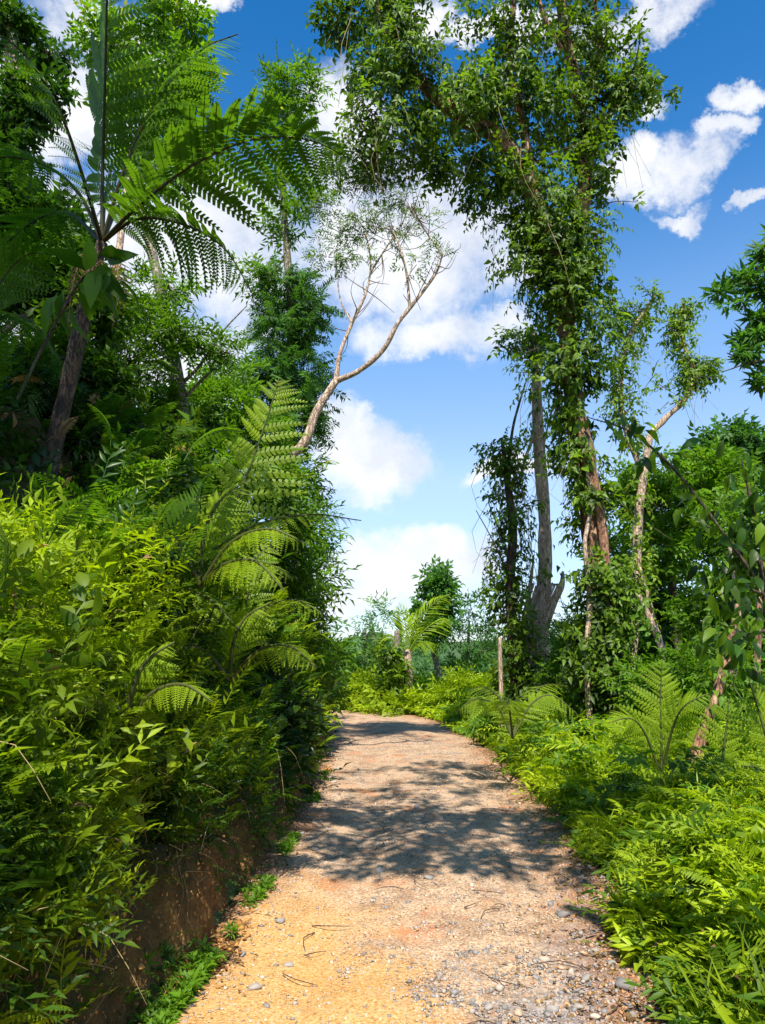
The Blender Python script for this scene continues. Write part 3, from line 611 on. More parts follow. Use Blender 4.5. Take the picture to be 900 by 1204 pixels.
ok = hollow(q) & ((q[:, 2] < 2.0) | (y > 7)); sz = rng.uniform(.35, .8, n) * np.clip(.7 + y * .05, .8, 1.4); om = orient(f, up)
for hh, tp in ((ok & (y < 4.2), FR_SMALL), (ok & (y >= 4.2), FR_FAR)): g.scatter(tp, q[hh], om[hh], tint[hh], sz[hh])
hh = ok; h2 = hollow(q) & ~hh & (rng.random(n) < .6); gk = G(); gk.scatter(FR_FAR, q[h2], orient(f, up)[h2], tint[h2] * .7, rng.uniform(.5, 1.1, n)[h2]); tag(link('fern_undergrowth', gk.mesh('fern_undergrowth', M['tree_fern'])), 'small ferns high on the near bank under the tall tree fern, coloured dark for shade', 'ferns', 'stuff'); o = link('fern_undergrowth', g.mesh('fern_undergrowth', M['fern'])); tag(o, 'dense small ferns massed over the steep bank and the earth cut', 'ferns', 'stuff')  # high ferns take a darker leaf colour and lowered tint for shade
g = G(); n = 190; q, nn, t, y, k = bank_scatter(n, .6, 4.5, 2, 16, .6, 1.05, 1.3)
kd = (y > 5) & (t > 1.0) & (rng.random(n) < .6); g.scatter(FR_FAR, q[kd], orient(nn * .6 + rng.normal(size=(n, 3)) * .5 - np.array([0, 0, .5]), nn + rng.normal(size=(n, 3)) * .4)[kd], rng.uniform(.3, 1, n)[kd], rng.uniform(.4, .8, n)[kd]); gq = G(); n = 900; q, nn, t, y, k = bank_scatter(n, .5, 5, 2, 16, .4, 1.0, 1.3); g.scatter([leaf(1, .3, .4, .2, False)], q, orient(rng.normal(size=(n, 3)), nn), rng.random(n), rng.uniform(.05, .12, n))
o = link('dead_foliage', g.mesh('dead_foliage', M['litter'])); tag(o, 'brown withered fronds and leaves caught in the growth of the bank', 'dead foliage', 'stuff')
g = G(); n = 500; y = 2.6 + 14 * rng.random(n) ** 1.3; x = xr(y) + rng.random(n) * 2.5; g.scatter([leaf(1, .4, .4, .2, False)], np.stack([x, y, gz(x, y) + rng.uniform(.1, .5, n)], 1), yawmat(n, .8), rng.random(n), rng.uniform(.02, .05, n))
o = link('dead_foliage', g.mesh('dead_foliage', M['litter'])); tag(o, 'yellowed and brown leaves lying in the ground cover', 'dead foliage', 'stuff')
# dry stalks among the leaves
g = G(); n = 620; q, nn, t, y, k = bank_scatter(n, .45, 3.5, 1.8, 14, .5, 1.15, 1.4)
for i in range(n):
    if not hollow(q[i][None])[0] or (q[i][2] > 2 and q[i][1] < 6): continue
    d = nrm(nn[i] * .5 + rng.normal(size=3) * .8); L = rng.uniform(.12, .5); b = q[i] + d * L; tube(g, [q[i], q[i] + d * L * .5 + (0, 0, .03), b - (0, 0, L * .25)], .0022, .001, 5, 3, tint=rng.uniform(.2, .9))
o = link('dry_stalks', g.mesh('dry_stalks', M['straw'])); tag(o, 'thin dry straw coloured stalks tangled in the undergrowth', 'dry stalks', 'stuff')
g = G(); n = 5200; yy = 2.6 + 12 * rng.random(n) ** 1.4; tt = rng.uniform(.12, .55, n); p, nn_ = bank_frame(tt, yy); sz = np.clip(rng.lognormal(-4.0, .5, n), .006, .06)
g.scatter(chips, p - nn_ * sz[:, None] * .1, orient(rdir(n), nn_), rng.uniform(.8, 1.0, n), sz, .1); o = link('earth_crumbs', g.mesh('earth_crumbs', M['clod'])); tag(o, 'crumbly orange clods and small stones studding the earth cut', 'earth', 'stuff')
g = G(); n = 1500; yy = 3.0 + 11 * rng.random(n) ** 1.3; xx = xl(yy) + .05 - np.abs(rng.normal(size=n)) * .10 + .12 * (rng.random(n) < .4) * rng.random(n); sz = np.clip(rng.lognormal(-3.7, .5, n), .012, .10)
g.scatter(chips[:4] + [rock(94 + k, 0) for k in range(4)], np.stack([xx, yy, gz(xx, yy) * 0 + .0 + sz * .2], 1), yawmat(n, .6), rng.random(n), sz, .1); o = link('earth_crumbs', g.mesh('earth_crumbs', M['clod'])); tag(o, 'clods of orange earth fallen along the foot of the cut', 'earth', 'stuff')
g = G(); n = 2200; yy = 2.6 + 12 * rng.random(n) ** 1.3; tt = rng.uniform(.14, .5, n); p, nn_ = bank_frame(tt, yy); kk = fbm(p * 3, 61) > .53; p, nn_ = p[kk], nn_[kk]; n = len(p)
g.scatter(SP_FINE + ROS, p, orient(nn_ + rng.normal(size=(n, 3)) * .5 - np.array([0, 0, .3]), np.array([0, 0, 1.]) + rng.normal(size=(n, 3)) * .3), rng.uniform(.1, .7, n), rng.uniform(.25, .6, n)); tag(link('wall_weeds', g.mesh('wall_weeds', M['mid'])), 'small green sprigs rooted in the face of the earth cut', 'weeds', 'stuff')
# hanging roots and crumbs on the earth wall
g = G()
for i in range(200):
    yy = 2.6 + rng.random() ** 1.3 * 9; tt = rng.uniform(.30, .5); p, nn_ = bank_frame(np.array([tt]), np.array([yy])); p = p[0] + (.03, 0, 0); L = rng.uniform(.08, .35)
    tube(g, [p, p + (.05 + rng.normal() * .04, rng.normal() * .09, -L * .4), p + (.02 + rng.normal() * .04, rng.normal() * .16, -L)], .003, .001, 6, 3, tint=rng.uniform(0, .35))
o = link('hanging_roots', g.mesh('hanging_roots', M['straw'])); tag(o, 'thin roots and runners hanging over the orange earth cut', 'roots', 'stuff')
# low weeds in the ditch
g = G(); n = 1500; y = 3.4 + 8 * rng.random(n) ** 1.2; x = xl(y) + .03 - np.abs(rng.normal(size=n)) * .06
kk = (fbm(v3(x * 2.2, y * 1.3), 12) > .47); x, y = x[kk], y[kk]; n = len(x)
g.scatter(ROS, np.stack([x, y, rng.random(n) * .06], 1), yawmat(n, .4), rng.uniform(.2, .8, n), rng.uniform(.25, .5, n)); o = link('ditch_weeds', g.mesh('ditch_weeds', M['mid'])); tag(o, 'low green weeds creeping along the ditch below the earth cut', 'weeds', 'stuff')

# ------------------------------------------------------------------ the ground cover on the right
g, g2, g3 = G(), G(), G()
def cover(n, y0, y1, w_, pw, s0, s1, tp, hmax, gg, thr=0):
    y = y0 + (y1 - y0) * rng.random(n) ** pw; d = w_ * rng.random(n) ** 1.1; x = xr(y) + d - .05
    x = x + (fbm(v3(y * 1.5, y * .0), 70) - .5) * .5
    base = gz(x, y); h = (.10 + .42 * np.clip((fbm(v3(x * .9, y * .9), 71) - .25) * 1.8, 0, 1.2)) * np.clip(d / .5 + .2, .2, 1) * hmax
    kz = rng.random(n) ** .6; q = np.stack([x, y, base + h * kz + .02], 1)
    m = yawmat(n, .55); tint = np.clip(.62 + (fbm(q * .8, 72) - .5) * 1.7 + rng.normal(size=n) * .17, 0, .97)
    k = rng.random(n) >= thr; gg.scatter(tp, q[k], m[k], tint[k], rng.uniform(s0, s1, n)[k])
cover(2000, 2.0, 5, 2.2, 1.0, .5, 1.05, ROS, 1.0, g); cover(1500, 2.0, 6, 2.4, 1.0, .4, .9, ROS_LO, 1.0, g); cover(6000, 3.0, 10, 3.2, 1.3, .55, 1.1, ROS_LO, 1.0, g); cover(5200, 9, 26, 5.0, 1.2, .9, 1.8, ROS_LO, 1.0, g)
cover(1400, 2.0, 9, 3, 1.3, .4, .9, SP_LANCE, 1.15, g2); cover(3400, 7, 24, 9, 1, .6, 1.15, SP_BROAD_LO, 1.6, g2); cover(1500, 2, 18, 3.5, 1.2, .5, 1.1, GRASS, .7, g3)
cover(2200, 8, 20, 7, 1, .8, 1.3, SP_LANCE_LO, 1.6, g)
cover(2600, 2.0, 12, 3.2, 1.2, .5, 1.0, SP_FINE, 1.15, g); cover(500, 2, 14, 3, 1.2, .5, .9, FR_FAR, 1.0, g)
o = link('ground_cover', g.mesh('ground_cover', M['cover'])); tag(o, 'bright lime green leafy ground cover spreading along the right of the path', 'ground cover', 'stuff')
o = link('ground_cover', g2.mesh('ground_cover', M['mid'])); tag(o, 'darker green broad leaved growth mixed through the ground cover under the trees', 'ground cover', 'stuff')
o = link('grass', g3.mesh('grass', M['lime'])); tag(o, 'tufts of thin green grass standing in the verge', 'grass', 'stuff')
# beyond the bend
g = G(); n = 6500; y = rng.uniform(22, 46, n); x = rng.uniform(-14, 16, n); kk = (x > xr(y) - .1) | (x < xl(y) - .3) | (y > 35); x, y = x[kk], y[kk]; n = len(x)
base = gz(x, y); h = .15 + .9 * np.clip((fbm(v3(x * .35, y * .35), 73) - .3) * 2, 0, 1.3) * np.clip((y - 24) / 8, .15, 1)
q = np.stack([x, y, base + h * rng.random(n) ** .6], 1); g.scatter(SP_LANCE_LO + SP_BROAD_LO, q, yawmat(n, .6), np.clip(.55 + (fbm(q * .4, 74) - .5) * 1.6 + rng.normal(size=n) * .1, 0, .93), rng.uniform(1.3, 2.4, n))
o = link('far_undergrowth', g.mesh('far_undergrowth', M['lime'])); tag(o, 'sunlit low bushes beyond the bend of the path', 'undergrowth', 'stuff')

# ------------------------------------------------------------------ builders for trees and ferns
def pline(pts):   # (px, py, Y) triples
    return np.array([P(*p) for p in pts])
def blob_leaves(g, blobs, tpls, scale, tint0=.45, tv=.16, gap=.42, twigs=None, hang=0.0, seed=0, up=.8):
    """blobs: px, py, Y, rx_px, ry_px, number of sprays"""
    for b in blobs:
        px, py, Yd, rx, ry, n = b[:6]; c = P(px, py, Yd); sx, sy = rx * PXM(Yd) * 1.0, ry * PXM(Yd); sd = b[6] if len(b) > 6 else (sx + sy) / 2
        n2 = int(n * 2.4); n = int(n * 1.1); d = rdir(n2); r = rng.random(n2) ** .45; q = d * r[:, None]
        pos = c + q * np.array([sx, sd, sy]); k = fbm(pos * (2.1 / max(.5, min(sx, sy, 2))) + seed, 81 + seed, 3) > gap + rng.normal(size=n2) * .03; pos, q, d = pos[k][:n], q[k][:n], d[k][:n]; m = len(pos)
        if not m: continue
        f = nrm(d * .8 + rng.normal(size=(m, 3)) * .6 - np.array([0, 0, hang])); u = np.array([0, 0, up]) + rng.normal(size=(m, 3)) * .45
        g.scatter(tpls, pos, orient(f, u), np.clip(tint0 + q[:, 2] * .12 + rng.normal(size=m) * tv, 0, .96), scale * rng.uniform(.7, 1.25, m))
        if twigs is not None and b[5] > 8:
            for i in range(min(14, m // 7)):
                e = pos[rng.integers(m)]; s = c + (e - c) * .1 - np.array([0, 0, sy * .3]); tube(twigs, [s, (s + e) / 2 + rng.normal(size=3) * .06, e], .012 * scale, .004, 5, 4)
def coat(g, line, r_in, r_out, n, tpls, scale, tint0=.4, gap=.42, s0=0, s1=1, seed=0, taper=1.0, hang=.55, back=0.35):
    n = int(n * 1.05); gap += .045; scale *= .92; r_out *= .95
    """leaves of a climber round a trunk"""
    C = spline(line, 80); T = nrm(np.gradient(C, axis=0)); i = (rng.uniform(s0, s1, n) * 79).astype(int); T_ = T[i]
    ref = np.array([.2, .95, .1]); N = nrm(np.cross(T_, ref)); B = np.cross(T_, N); a = rng.uniform(0, 2 * math.pi, n)
    D = np.cos(a)[:, None] * N + np.sin(a)[:, None] * B; lump = fbm(C[i] * 1.5 + D * .9 + seed, 90 + seed, 3)
    kk = (lump > gap) & ((D[:, 1] < .5) | (rng.random(n) < back)); i, D, lump = i[kk], D[kk], lump[kk]; m = len(i)
    rad = r_in + (r_out - r_in) * rng.random(m) ** .8 * np.clip((lump - gap) * 7 + .25, .2, 1.35) * (1 - (1 - taper) * i / 79)
    pos = C[i] + D * rad[:, None] + rng.normal(size=(m, 3)) * .04
    f = nrm(D * .7 + np.array([0, 0, -hang]) + rng.normal(size=(m, 3)) * .45); u = nrm(D + np.array([0, 0, .45]) + rng.normal(size=(m, 3)) * .25)
    g.scatter(tpls, pos, orient(f, u), np.clip(tint0 + (lump - .5) * 1.2 + rng.normal(size=m) * .2, 0, .97), scale * rng.uniform(.65, 1.2, m))
    return pos, f, u
def sprays(g, tw, line, n, L0, L1, nl, tpls, scale, tint=.5, s0=0.0, s1=1.0, upw=.35):
    C = spline(line, 60); T = nrm(np.gradient(C, axis=0))
    for k in range(n):
        i = int(rng.uniform(s0, s1) * 59); d = rng.normal(size=3); d -= d.dot(T[i]) * T[i] * .6; d = nrm(d + np.array([0, 0, upw])); L = rng.uniform(L0, L1)
        e = C[i] + d * L; mid = C[i] + d * L * .5 + rng.normal(size=3) * .08 * L; e = e + np.array([0, 0, -.12 * L]); tube(tw, [C[i], mid, e], .012 * (.5 + L), .003, 7, 4)
        m = rng.integers(nl // 2, nl + 1); Q = spline([C[i], mid, e], 20)[np.clip((rng.random(m) ** .6 * 19).astype(int), 4, 19)] + rng.normal(size=(m, 3)) * .05
        f = nrm(d * .6 + rng.normal(size=(m, 3)) * .7 - np.array([0, 0, .3])); g.scatter(tpls, Q, orient(f, np.array([0, 0, 1.]) + rng.normal(size=(m, 3)) * .35), np.clip(tint + rng.normal(size=m) * .18, 0, .97), scale * rng.uniform(.6, 1.1, m))
def hanging(g, pts, n, L0, L1, r=.006, tint=.4):
    for i in range(n):
        a = pts[rng.integers(len(pts))] + rng.normal(size=3) * .05; L = rng.uniform(L0, L1); tube(g, [a, a + (rng.normal() * .12 * L, rng.normal() * .1, -L * .5), a + (rng.normal() * .2 * L, rng.normal() * .1, -L)], r, r * .5, 6, 3, tint=tint)

def tree_fern(name, label, base, apex, r, fronds, pins, npair=26, mat='tree_fern', group=None, trunk_mid=None, sub=True):
    root = thing(name, label, 'tree fern', tuple(base), group)
    if r:
        g = G(); pts = [base - np.array([0, 0, .5]), trunk_mid if trunk_mid is not None else (base + apex) / 2, apex]; tube(g, pts, r * 1.25, r * .85, 40, 12, rough=.35)
        part('trunk', g, M['bark_dark'], root, True)
    pm = []
    for k in range(3):
        gg = G(); gg.add(*pinna(1.0, pins, .118, k, .16 + .14 * k)[:3]); pm.append(gg.mesh('leaflet', M[mat], smooth=False))
    for fi, (pts, width, up, npr) in enumerate(fronds):
        g = G(); C, fr = frond_frames(pts, npr or npair, width, up, s0=.16, fwd=20, droop=.22); tube(g, pts, .018, .004, 24, 6)
        fo = part('frond', g, M['rachis' if r else 'stem'], root, True)
        for p, m, wd in fr:
            if random.random() < .035: continue
            if random.random() < .06: wd *= random.uniform(.4, .75)
            tl = random.uniform(-.16, .16); m = m @ np.array([[1, 0, 0], [0, math.cos(tl), -math.sin(tl)], [0, math.sin(tl), math.cos(tl)]])
            mt = Matrix(((m[0, 0] * wd, m[0, 1] * wd, m[0, 2] * wd, p[0] - base[0]), (m[1, 0] * wd, m[1, 1] * wd, m[1, 2] * wd, p[1] - base[1]), (m[2, 0] * wd, m[2, 1] * wd, m[2, 2] * wd, p[2] - base[2]), (0, 0, 0, 1)))
            link('leaflet', random.choice(pm), fo, mt)
    return root

# the big tree fern at the upper left
B = P(48, 560, 5.7); Ap = P(120, 285, 5.4)
fl = [([(120, 285, 5.4), (121, 200, 5.3), (124, 90, 4.9), (127, -60, 4.3), (128, -200, 3.6)], .72, (-.2, -1, .35), 28),
      ([(120, 285, 5.4), (160, 245, 5.1), (225, 195, 4.9), (300, 163, 4.8), (365, 165, 4.8), (418, 190, 4.9)], .74, (.15, .15, 1), 27),
      ([(120, 285, 5.4), (160, 258, 5.2), (210, 262, 5.0), (262, 290, 4.9), (300, 350, 4.9)], .55, (.4, .35, 1), 28),
      ([(120, 285, 5.4), (145, 235, 5.9), (190, 190, 6.5), (250, 180, 7.1), (300, 205, 7.6)], .52, (.2, .6, 1), 22),
      ([(120, 285, 5.4), (95, 230, 5.5), (55, 195, 5.6), (0, 185, 5.7), (-50, 215, 5.7)], .48, (-.2, .2, 1), 22),
      ([(120, 285, 5.4), (100, 215, 5.0), (70, 130, 4.6), (25, 60, 4.2), (-40, 20, 3.9)], .46, (.3, -.6, .8), 22),
      ([(120, 285, 5.4), (150, 190, 5.2), (190, 110, 5.0), (235, 60, 4.7), (280, 40, 4.4)], .5, (-.3, -.5, .9), 28),
      ([(120, 285, 5.4), (80, 250, 6.0), (40, 260, 6.4), (-10, 300, 6.8)], .5, (-.2, .3, 1), 24),
      ([(120, 285, 5.4), (125, 225, 6.2), (135, 190, 7.2), (150, 200, 8.0)], .5, (0, .8, 1), 24)]
B0 = B; TF = tree_fern('tree_fern', 'tall tree fern with dark leaning trunk and wide feathery fronds arching over the bank', B, Ap, .054, [(pline(p), w_, u, n) for p, w_, u, n in fl], 16, trunk_mid=P(92, 400, 5.55))
for k, pts in enumerate(([(118, 290, 5.4), (98, 300, 5.35), (84, 345, 5.35), (80, 400, 5.4)], [(120, 290, 5.4), (135, 305, 5.3), (140, 345, 5.3), (132, 385, 5.3)], [(118, 292, 5.4), (108, 320, 5.25), (104, 370, 5.25)])):
    g = G(); C, fr = frond_frames(pline(pts), 16, .16, (0, -1, .2), s0=.2, droop=.5); tube(g, pline(pts), .01, .003, 14, 5); tp = pin_simple(1, .14)
    for p, m, wd in fr: g.add((tp[0] * wd) @ m.T + p, tp[1], tp[2], random.uniform(.1, .7))
    link('dead_frond', g.mesh('dead_frond', M['litter'], origin=B0), TF)['label'] = 'withered brown hanging frond'
# a second one behind, at the left edge
B = P(-20, 620, 6.8); Ap = P(-25, 395, 6.6)
fl = [([(-25, 395, 6.6), (10, 370, 6.4), (45, 385, 6.2), (75, 430, 6.1)], .5, (.3, 0, 1), 24), ([(-25, 395, 6.6), (0, 400, 6.2), (25, 440, 5.9), (38, 500, 5.8)], .5, (.4, -.4, 1), 24),
      ([(-25, 395, 6.6), (-5, 340, 6.7), (30, 300, 6.8), (70, 300, 6.9)], .5, (0, .3, 1), 24), ([(-25, 395, 6.6), (-40, 430, 6.0), (-20, 500, 5.6)], .4, (.3, -.5, 1), 20)]
tree_fern('tree_fern', 'dark tree fern with drooping fronds at the left edge below the tall one', B, Ap, .08, [(pline(p), w_, u, n) for p, w_, u, n in fl], 12)
# the sunlit upright ferns on the bank
def giant_fern(label, base, fl, mat='fern', pins=11, W=None):
    root = tree_fern('fern', label, pline([base])[0], None, 0, [(pline(p), w_, u, n) for p, w_, u, n in fl], pins, mat=mat); root['category'] = 'fern'; return root
giant_fern('large lime fern with an upright frond against the sky on the bank', (205, 720, 6.6),
    [([(205, 720, 6.6), (255, 640, 6.6), (290, 560, 6.6), (318, 480, 6.6), (328, 445, 6.6)], .62, (-.1, -1, .4), 22),
     ([(205, 720, 6.6), (245, 655, 6.4), (300, 618, 6.2), (365, 605, 6.1), (425, 612, 6.1)], .42, (.1, -.5, 1), 24),
     ([(205, 720, 6.6), (250, 680, 6.1), (300, 660, 5.8), (350, 680, 5.6)], .4, (.2, -.4, 1), 20), ([(205, 720, 6.6), (190, 640, 6.6), (160, 590, 6.6), (110, 560, 6.6)], .42, (-.1, -.6, 1), 20)])
giant_fern('broad dark stemmed fern leaning left of the upright lime fern', (140, 720, 5.9),
    [([(140, 720, 5.9), (175, 650, 5.8), (205, 595, 5.7), (260, 580, 5.6)], .36, (.1, -.6, 1), 22), ([(140, 720, 5.9), (120, 640, 5.9), (80, 590, 5.8), (30, 590, 5.7)], .38, (-.1, -.6, 1), 20),
     ([(140, 720, 5.9), (190, 690, 5.5), (240, 700, 5.2), (280, 740, 5.1)], .36, (.1, -.4, 1), 20)])
giant_fern('lime fern spreading sideways just above the bend of the bank', (285, 770, 8.2),
    [([(285, 770, 8.2), (310, 720, 8), (345, 705, 7.8), (385, 725, 7.7)], .42, (.1, -.4, 1), 20), ([(285, 770, 8.2), (290, 710, 8.2), (300, 660, 8.3), (330, 630, 8.5)], .42, (.1, -.9, .5), 20),
     ([(285, 770, 8.2), (260, 730, 8), (225, 715, 7.7), (190, 735, 7.5)], .4, (-.1, -.4, 1), 20)])
giant_fern('low fern with arching golden fronds at the left edge of the thicket', (25, 880, 3.6),
    [([(25, 880, 3.6), (30, 835, 3.6), (65, 815, 3.5), (110, 835, 3.4)], .17, (0, -.6, 1), 20), ([(25, 880, 3.6), (10, 840, 3.6), (-20, 830, 3.6)], .15, (0, -.6, 1), 16), ([(60, 770, 4.2), (100, 752, 4.2), (135, 780, 4.1), (152, 835, 4.0)], .17, (.2, -.5, 1), 20)])
giant_fern('sunlit fern with long fronds reaching right from the middle of the bank', (235, 690, 5.04),
    [([(235, 690, 5.04), (270, 640, 4.87), (315, 622, 4.70), (362, 640, 4.62)], 0.31, (.1, -.5, 1), 20), ([(235, 690, 5.04), (262, 665, 4.79), (300, 660, 4.62), (335, 695, 4.54)], 0.28, (.1, -.5, 1), 20), ([(235, 690, 5.04), (240, 630, 4.96), (258, 590, 4.96), (290, 565, 4.96)], 0.31, (0, -.8, .8), 20), ([(235, 690, 5.04), (210, 640, 4.87), (175, 620, 4.79), (140, 635, 4.70)], 0.30, (-.1, -.6, 1), 20)])
giant_fern('yellow green fern with fanned fronds over the lower middle of the bank', (270, 800, 5.46),
    [([(270, 800, 5.46), (305, 765, 5.28), (340, 760, 5.19), (372, 785, 5.10)], 0.27, (.1, -.5, 1), 18), ([(270, 800, 5.46), (275, 755, 5.37), (290, 725, 5.37), (320, 708, 5.37)], 0.29, (0, -.8, .8), 18), ([(270, 800, 5.46), (240, 765, 5.28), (205, 760, 5.19), (175, 780, 5.10)], 0.27, (-.1, -.6, 1), 18)])
giant_fern('fern with bright arching fronds in the sunlit thicket left of the earth cut', (150, 850, 3.70),
    [([(150, 850, 3.70), (180, 815, 3.61), (215, 805, 3.53), (250, 825, 3.44)], 0.18, (.1, -.5, 1), 18), ([(150, 850, 3.70), (158, 805, 3.61), (175, 775, 3.61), (205, 755, 3.61)], 0.19, (0, -.8, .8), 18), ([(150, 850, 3.70), (120, 815, 3.61), (90, 812, 3.53), (62, 835, 3.44)], 0.18, (-.1, -.6, 1), 18)])
# ferns under the trees on the right
giant_fern('flat topped lime fern fanning out beside the path below the pale trunk', (603, 868, 10.5),
    [([(603, 868, 10.5), (600, 838, 10.2), (598, 822, 9.9), (597, 835, 9.3)], .42, (0, -.3, 1), 22), ([(603, 868, 10.5), (585, 832, 10.6), (560, 822, 10.6), (535, 838, 10.6)], .42, (-.1, -.4, 1), 20),
     ([(603, 868, 10.5), (625, 828, 10.6), (650, 818, 10.6), (682, 842, 10.5)], .45, (.1, -.4, 1), 20), ([(603, 868, 10.5), (615, 828, 11), (640, 806, 11.5), (668, 806, 12)], .42, (0, -.3, 1), 18), ([(603, 868, 10.5), (590, 825, 11), (570, 808, 11.6), (548, 812, 12)], .42, (0, -.3, 1), 18)])
giant_fern('upright fern with ladder like fronds beside the big vine covered trunk', (778, 915, 8.6),
    [([(778, 915, 8.6), (778, 870, 8.6), (777, 820, 8.6), (779, 775, 8.6)], .50, (0, -1, .3), 18), ([(778, 915, 8.6), (790, 860, 8.4), (805, 830, 8.2), (835, 815, 8.1)], .34, (0, -.7, .8), 16), ([(778, 915, 8.6), (760, 865, 8.5), (742, 845, 8.4), (715, 850, 8.3)], .34, (0, -.7, .8), 16)])
giant_fern('fern with narrow ladder fronds right of the brown leaning stem', (845, 930, 7.6),
    [([(845, 930, 7.6), (850, 890, 7.6), (855, 850, 7.6), (857, 822, 7.6)], .34, (0, -1, .3), 15), ([(845, 930, 7.6), (830, 900, 7.4), (812, 890, 7.2)], .28, (0, -.7, .8), 13)])
giant_fern('lime fern cut by the right edge among the trees', (915, 930, 6.8),
    [([(915, 930, 6.8), (905, 880, 6.8), (892, 835, 6.8), (880, 795, 6.8)], .36, (0, -1, .3), 16), ([(915, 930, 6.8), (895, 905, 6.6), (870, 900, 6.4)], .26, (0, -.7, .8), 13)])
giant_fern('bright strap leaved fern in the right foreground ground cover', (915, 1045, 4.6),
    [([(915, 1045, 4.6), (895, 1010, 4.6), (870, 990, 4.6), (845, 985, 4.5)], .20, (0, -.7, .9), 16), ([(915, 1045, 4.6), (905, 1000, 4.6), (905, 970, 4.6)], .2, (0, -1, .3), 14), ([(915, 1045, 4.6), (890, 1030, 4.4), (860, 1040, 4.2)], .18, (0, -.7, .9), 14)])

# many smaller ferns, each a plant of its own with its fronds
fmesh = {}
for mat in ('fern', 'tree_fern', 'lime'):
    fmesh[mat] = [frond_mesh(1.0, 22, .26, .55 + .12 * k, 66, 100 + k).mesh('frond', M[mat]) for k in range(4)]
def fern_plant(label, p, s, mat, group, n=7, lean=(0, 0)):
    o = thing('fern', label, 'fern', tuple(p), group, random.uniform(0, 6.28)); o.scale = (s,) * 3
    for k in range(n):
        f = link('frond', random.choice(fmesh[mat]), o); f.rotation_euler = (random.uniform(-.2, .2), random.uniform(-.25, .45), k / n * 6.283 + random.uniform(-.3, .3)); f.scale = (random.uniform(.75, 1.15),) * 3
FS = [('fern sprouting from the steep bank in the near thicket', 1.8, 5.5, 'ferns of the near bank', 40, .45), ('fern on the steep bank between the near thicket and the bend', 5.5, 11, 'ferns of the middle bank', 46, .62), ('fern growing on the far end of the bank towards the bend', 11, 22, 'ferns of the far bank', 40, .8)]
for lab, y0, y1, grp, n, s in FS:
    y = rng.uniform(y0, y1, n); t = rng.uniform(.5, 2.6, n); p, nn = bank_frame(t, y); md = mound(p)
    for i in range(n):
        q = p[i] + nn[i] * (.12 + .45 * md[i] * min(1, (t[i] - .3)))
        if not hollow(q[None])[0] or (q[1] < 6.5 and (q[2] > 1.7 or q[1] < 2.6)): continue
        fern_plant(lab, q, s * random.uniform(.6, 1.2), 'tree_fern' if q[2] > 2.5 and q[1] < 8 else random.choice(['fern', 'tree_fern', 'lime']), grp, random.randint(5, 8))  # darker frond colour stands for shade high on the near bank
for i in range(16):
    y = rng.uniform(7, 19); x = xr(y) + rng.uniform(1.0, 5); fern_plant('fern growing in the shade under the trees right of the path', (x, y, float(gz(x, y)) + .12), rng.uniform(.6, 1.1), random.choice(['fern', 'tree_fern']), 'ferns under the right hand trees')

# ------------------------------------------------------------------ trees
def ground_pt(px, py, Y, z=None):
    q = P(px, py, Y); q[2] = float(gz(q[0], q[1])) if z is None else z; return q
def add_limbs(root, mat, limbs, sides=10, rough=.25, first='trunk'):
    """limbs: (points, radii in metres at equal steps); the first is the trunk"""
    for i, (pts, rr) in enumerate(limbs):
        g = G(); tube(g, pline(pts) if not isinstance(pts, np.ndarray) else pts, 0, 0, max(14, 9 * len(pts)), sides if i == 0 else max(6, sides - 3), rough, rr=rr)
        part(first if i == 0 else 'branch', g, M[mat], root, True)
def add_twigs(root, mat, twigs, r=.02, name='twig'):
    for pts in twigs:
        g = G(); tube(g, pline(pts), r, r * .35, 4 * len(pts), 5, .1); part(name, g, M[mat], root, True)

# -- the great leaning tree wrapped in climbers, right of the path
root = thing('vine_tree', 'tallest tree, reddish trunk wrapped in leafy climbers, one limb arching over the path', 'tree', tuple(ground_pt(712, 880, 13)))
tr = [(716, 905, 13), (712, 850, 13), (705, 740, 13), (700, 640, 13), (690, 560, 13), (676, 480, 13), (668, 400, 13), (662, 330, 13), (668, 280, 13)]
l1 = [(668, 290, 13), (684, 250, 13), (690, 180, 13), (680, 110, 12.8), (664, 40, 12.6), (655, -60, 12.4)]
l2 = [(662, 335, 13), (645, 290, 12.8), (622, 220, 12.5), (585, 160, 12.2), (535, 135, 12), (490, 90, 11.8), (455, 40, 11.6), (430, -50, 11.4)]
l3 = [(688, 190, 13), (712, 140, 12.8), (738, 105, 12.6), (765, 90, 12.5)]
l4 = [(630, 235, 12.6), (615, 150, 12.4), (600, 80, 12.2), (605, 0, 12), (612, -80, 12)]
l5 = [(478, 80, 11.8), (462, 130, 11.8), (446, 170, 11.8), (436, 215, 11.8)]
l6 = [(662, 60, 12.6), (640, 20, 12.4), (625, -40, 12.3)]
l7 = [(684, 120, 12.9), (705, 60, 12.8), (700, 0, 12.7), (710, -60, 12.6)]
add_limbs(root, 'bark_red', [(tr, [.27, .20, .18, .20, .21, .18, .16, .15, .13]), (l1, [.17, .15, .13, .11, .09]), (l2, [.17, .17, .16, .15, .12, .1, .08]), (l3, [.08, .05, .03]), (l4, [.1, .08, .06, .04]), (l5, [.09, .07, .04]), (l6, [.06, .03]), (l7, [.07, .04, .03])], 16, .38)
gb = G(); tube(gb, pline([(722, 890, 12.8), (722, 800, 12.75), (715, 700, 12.7), (708, 620, 12.75), (692, 540, 12.75), (672, 470, 12.8), (660, 400, 12.75)]), 0, 0, 70, 8, .3, rr=[.10, .08, .10, .09, .10, .07, .05]); part('climber_stem', gb, M['bark_red'], root, True)
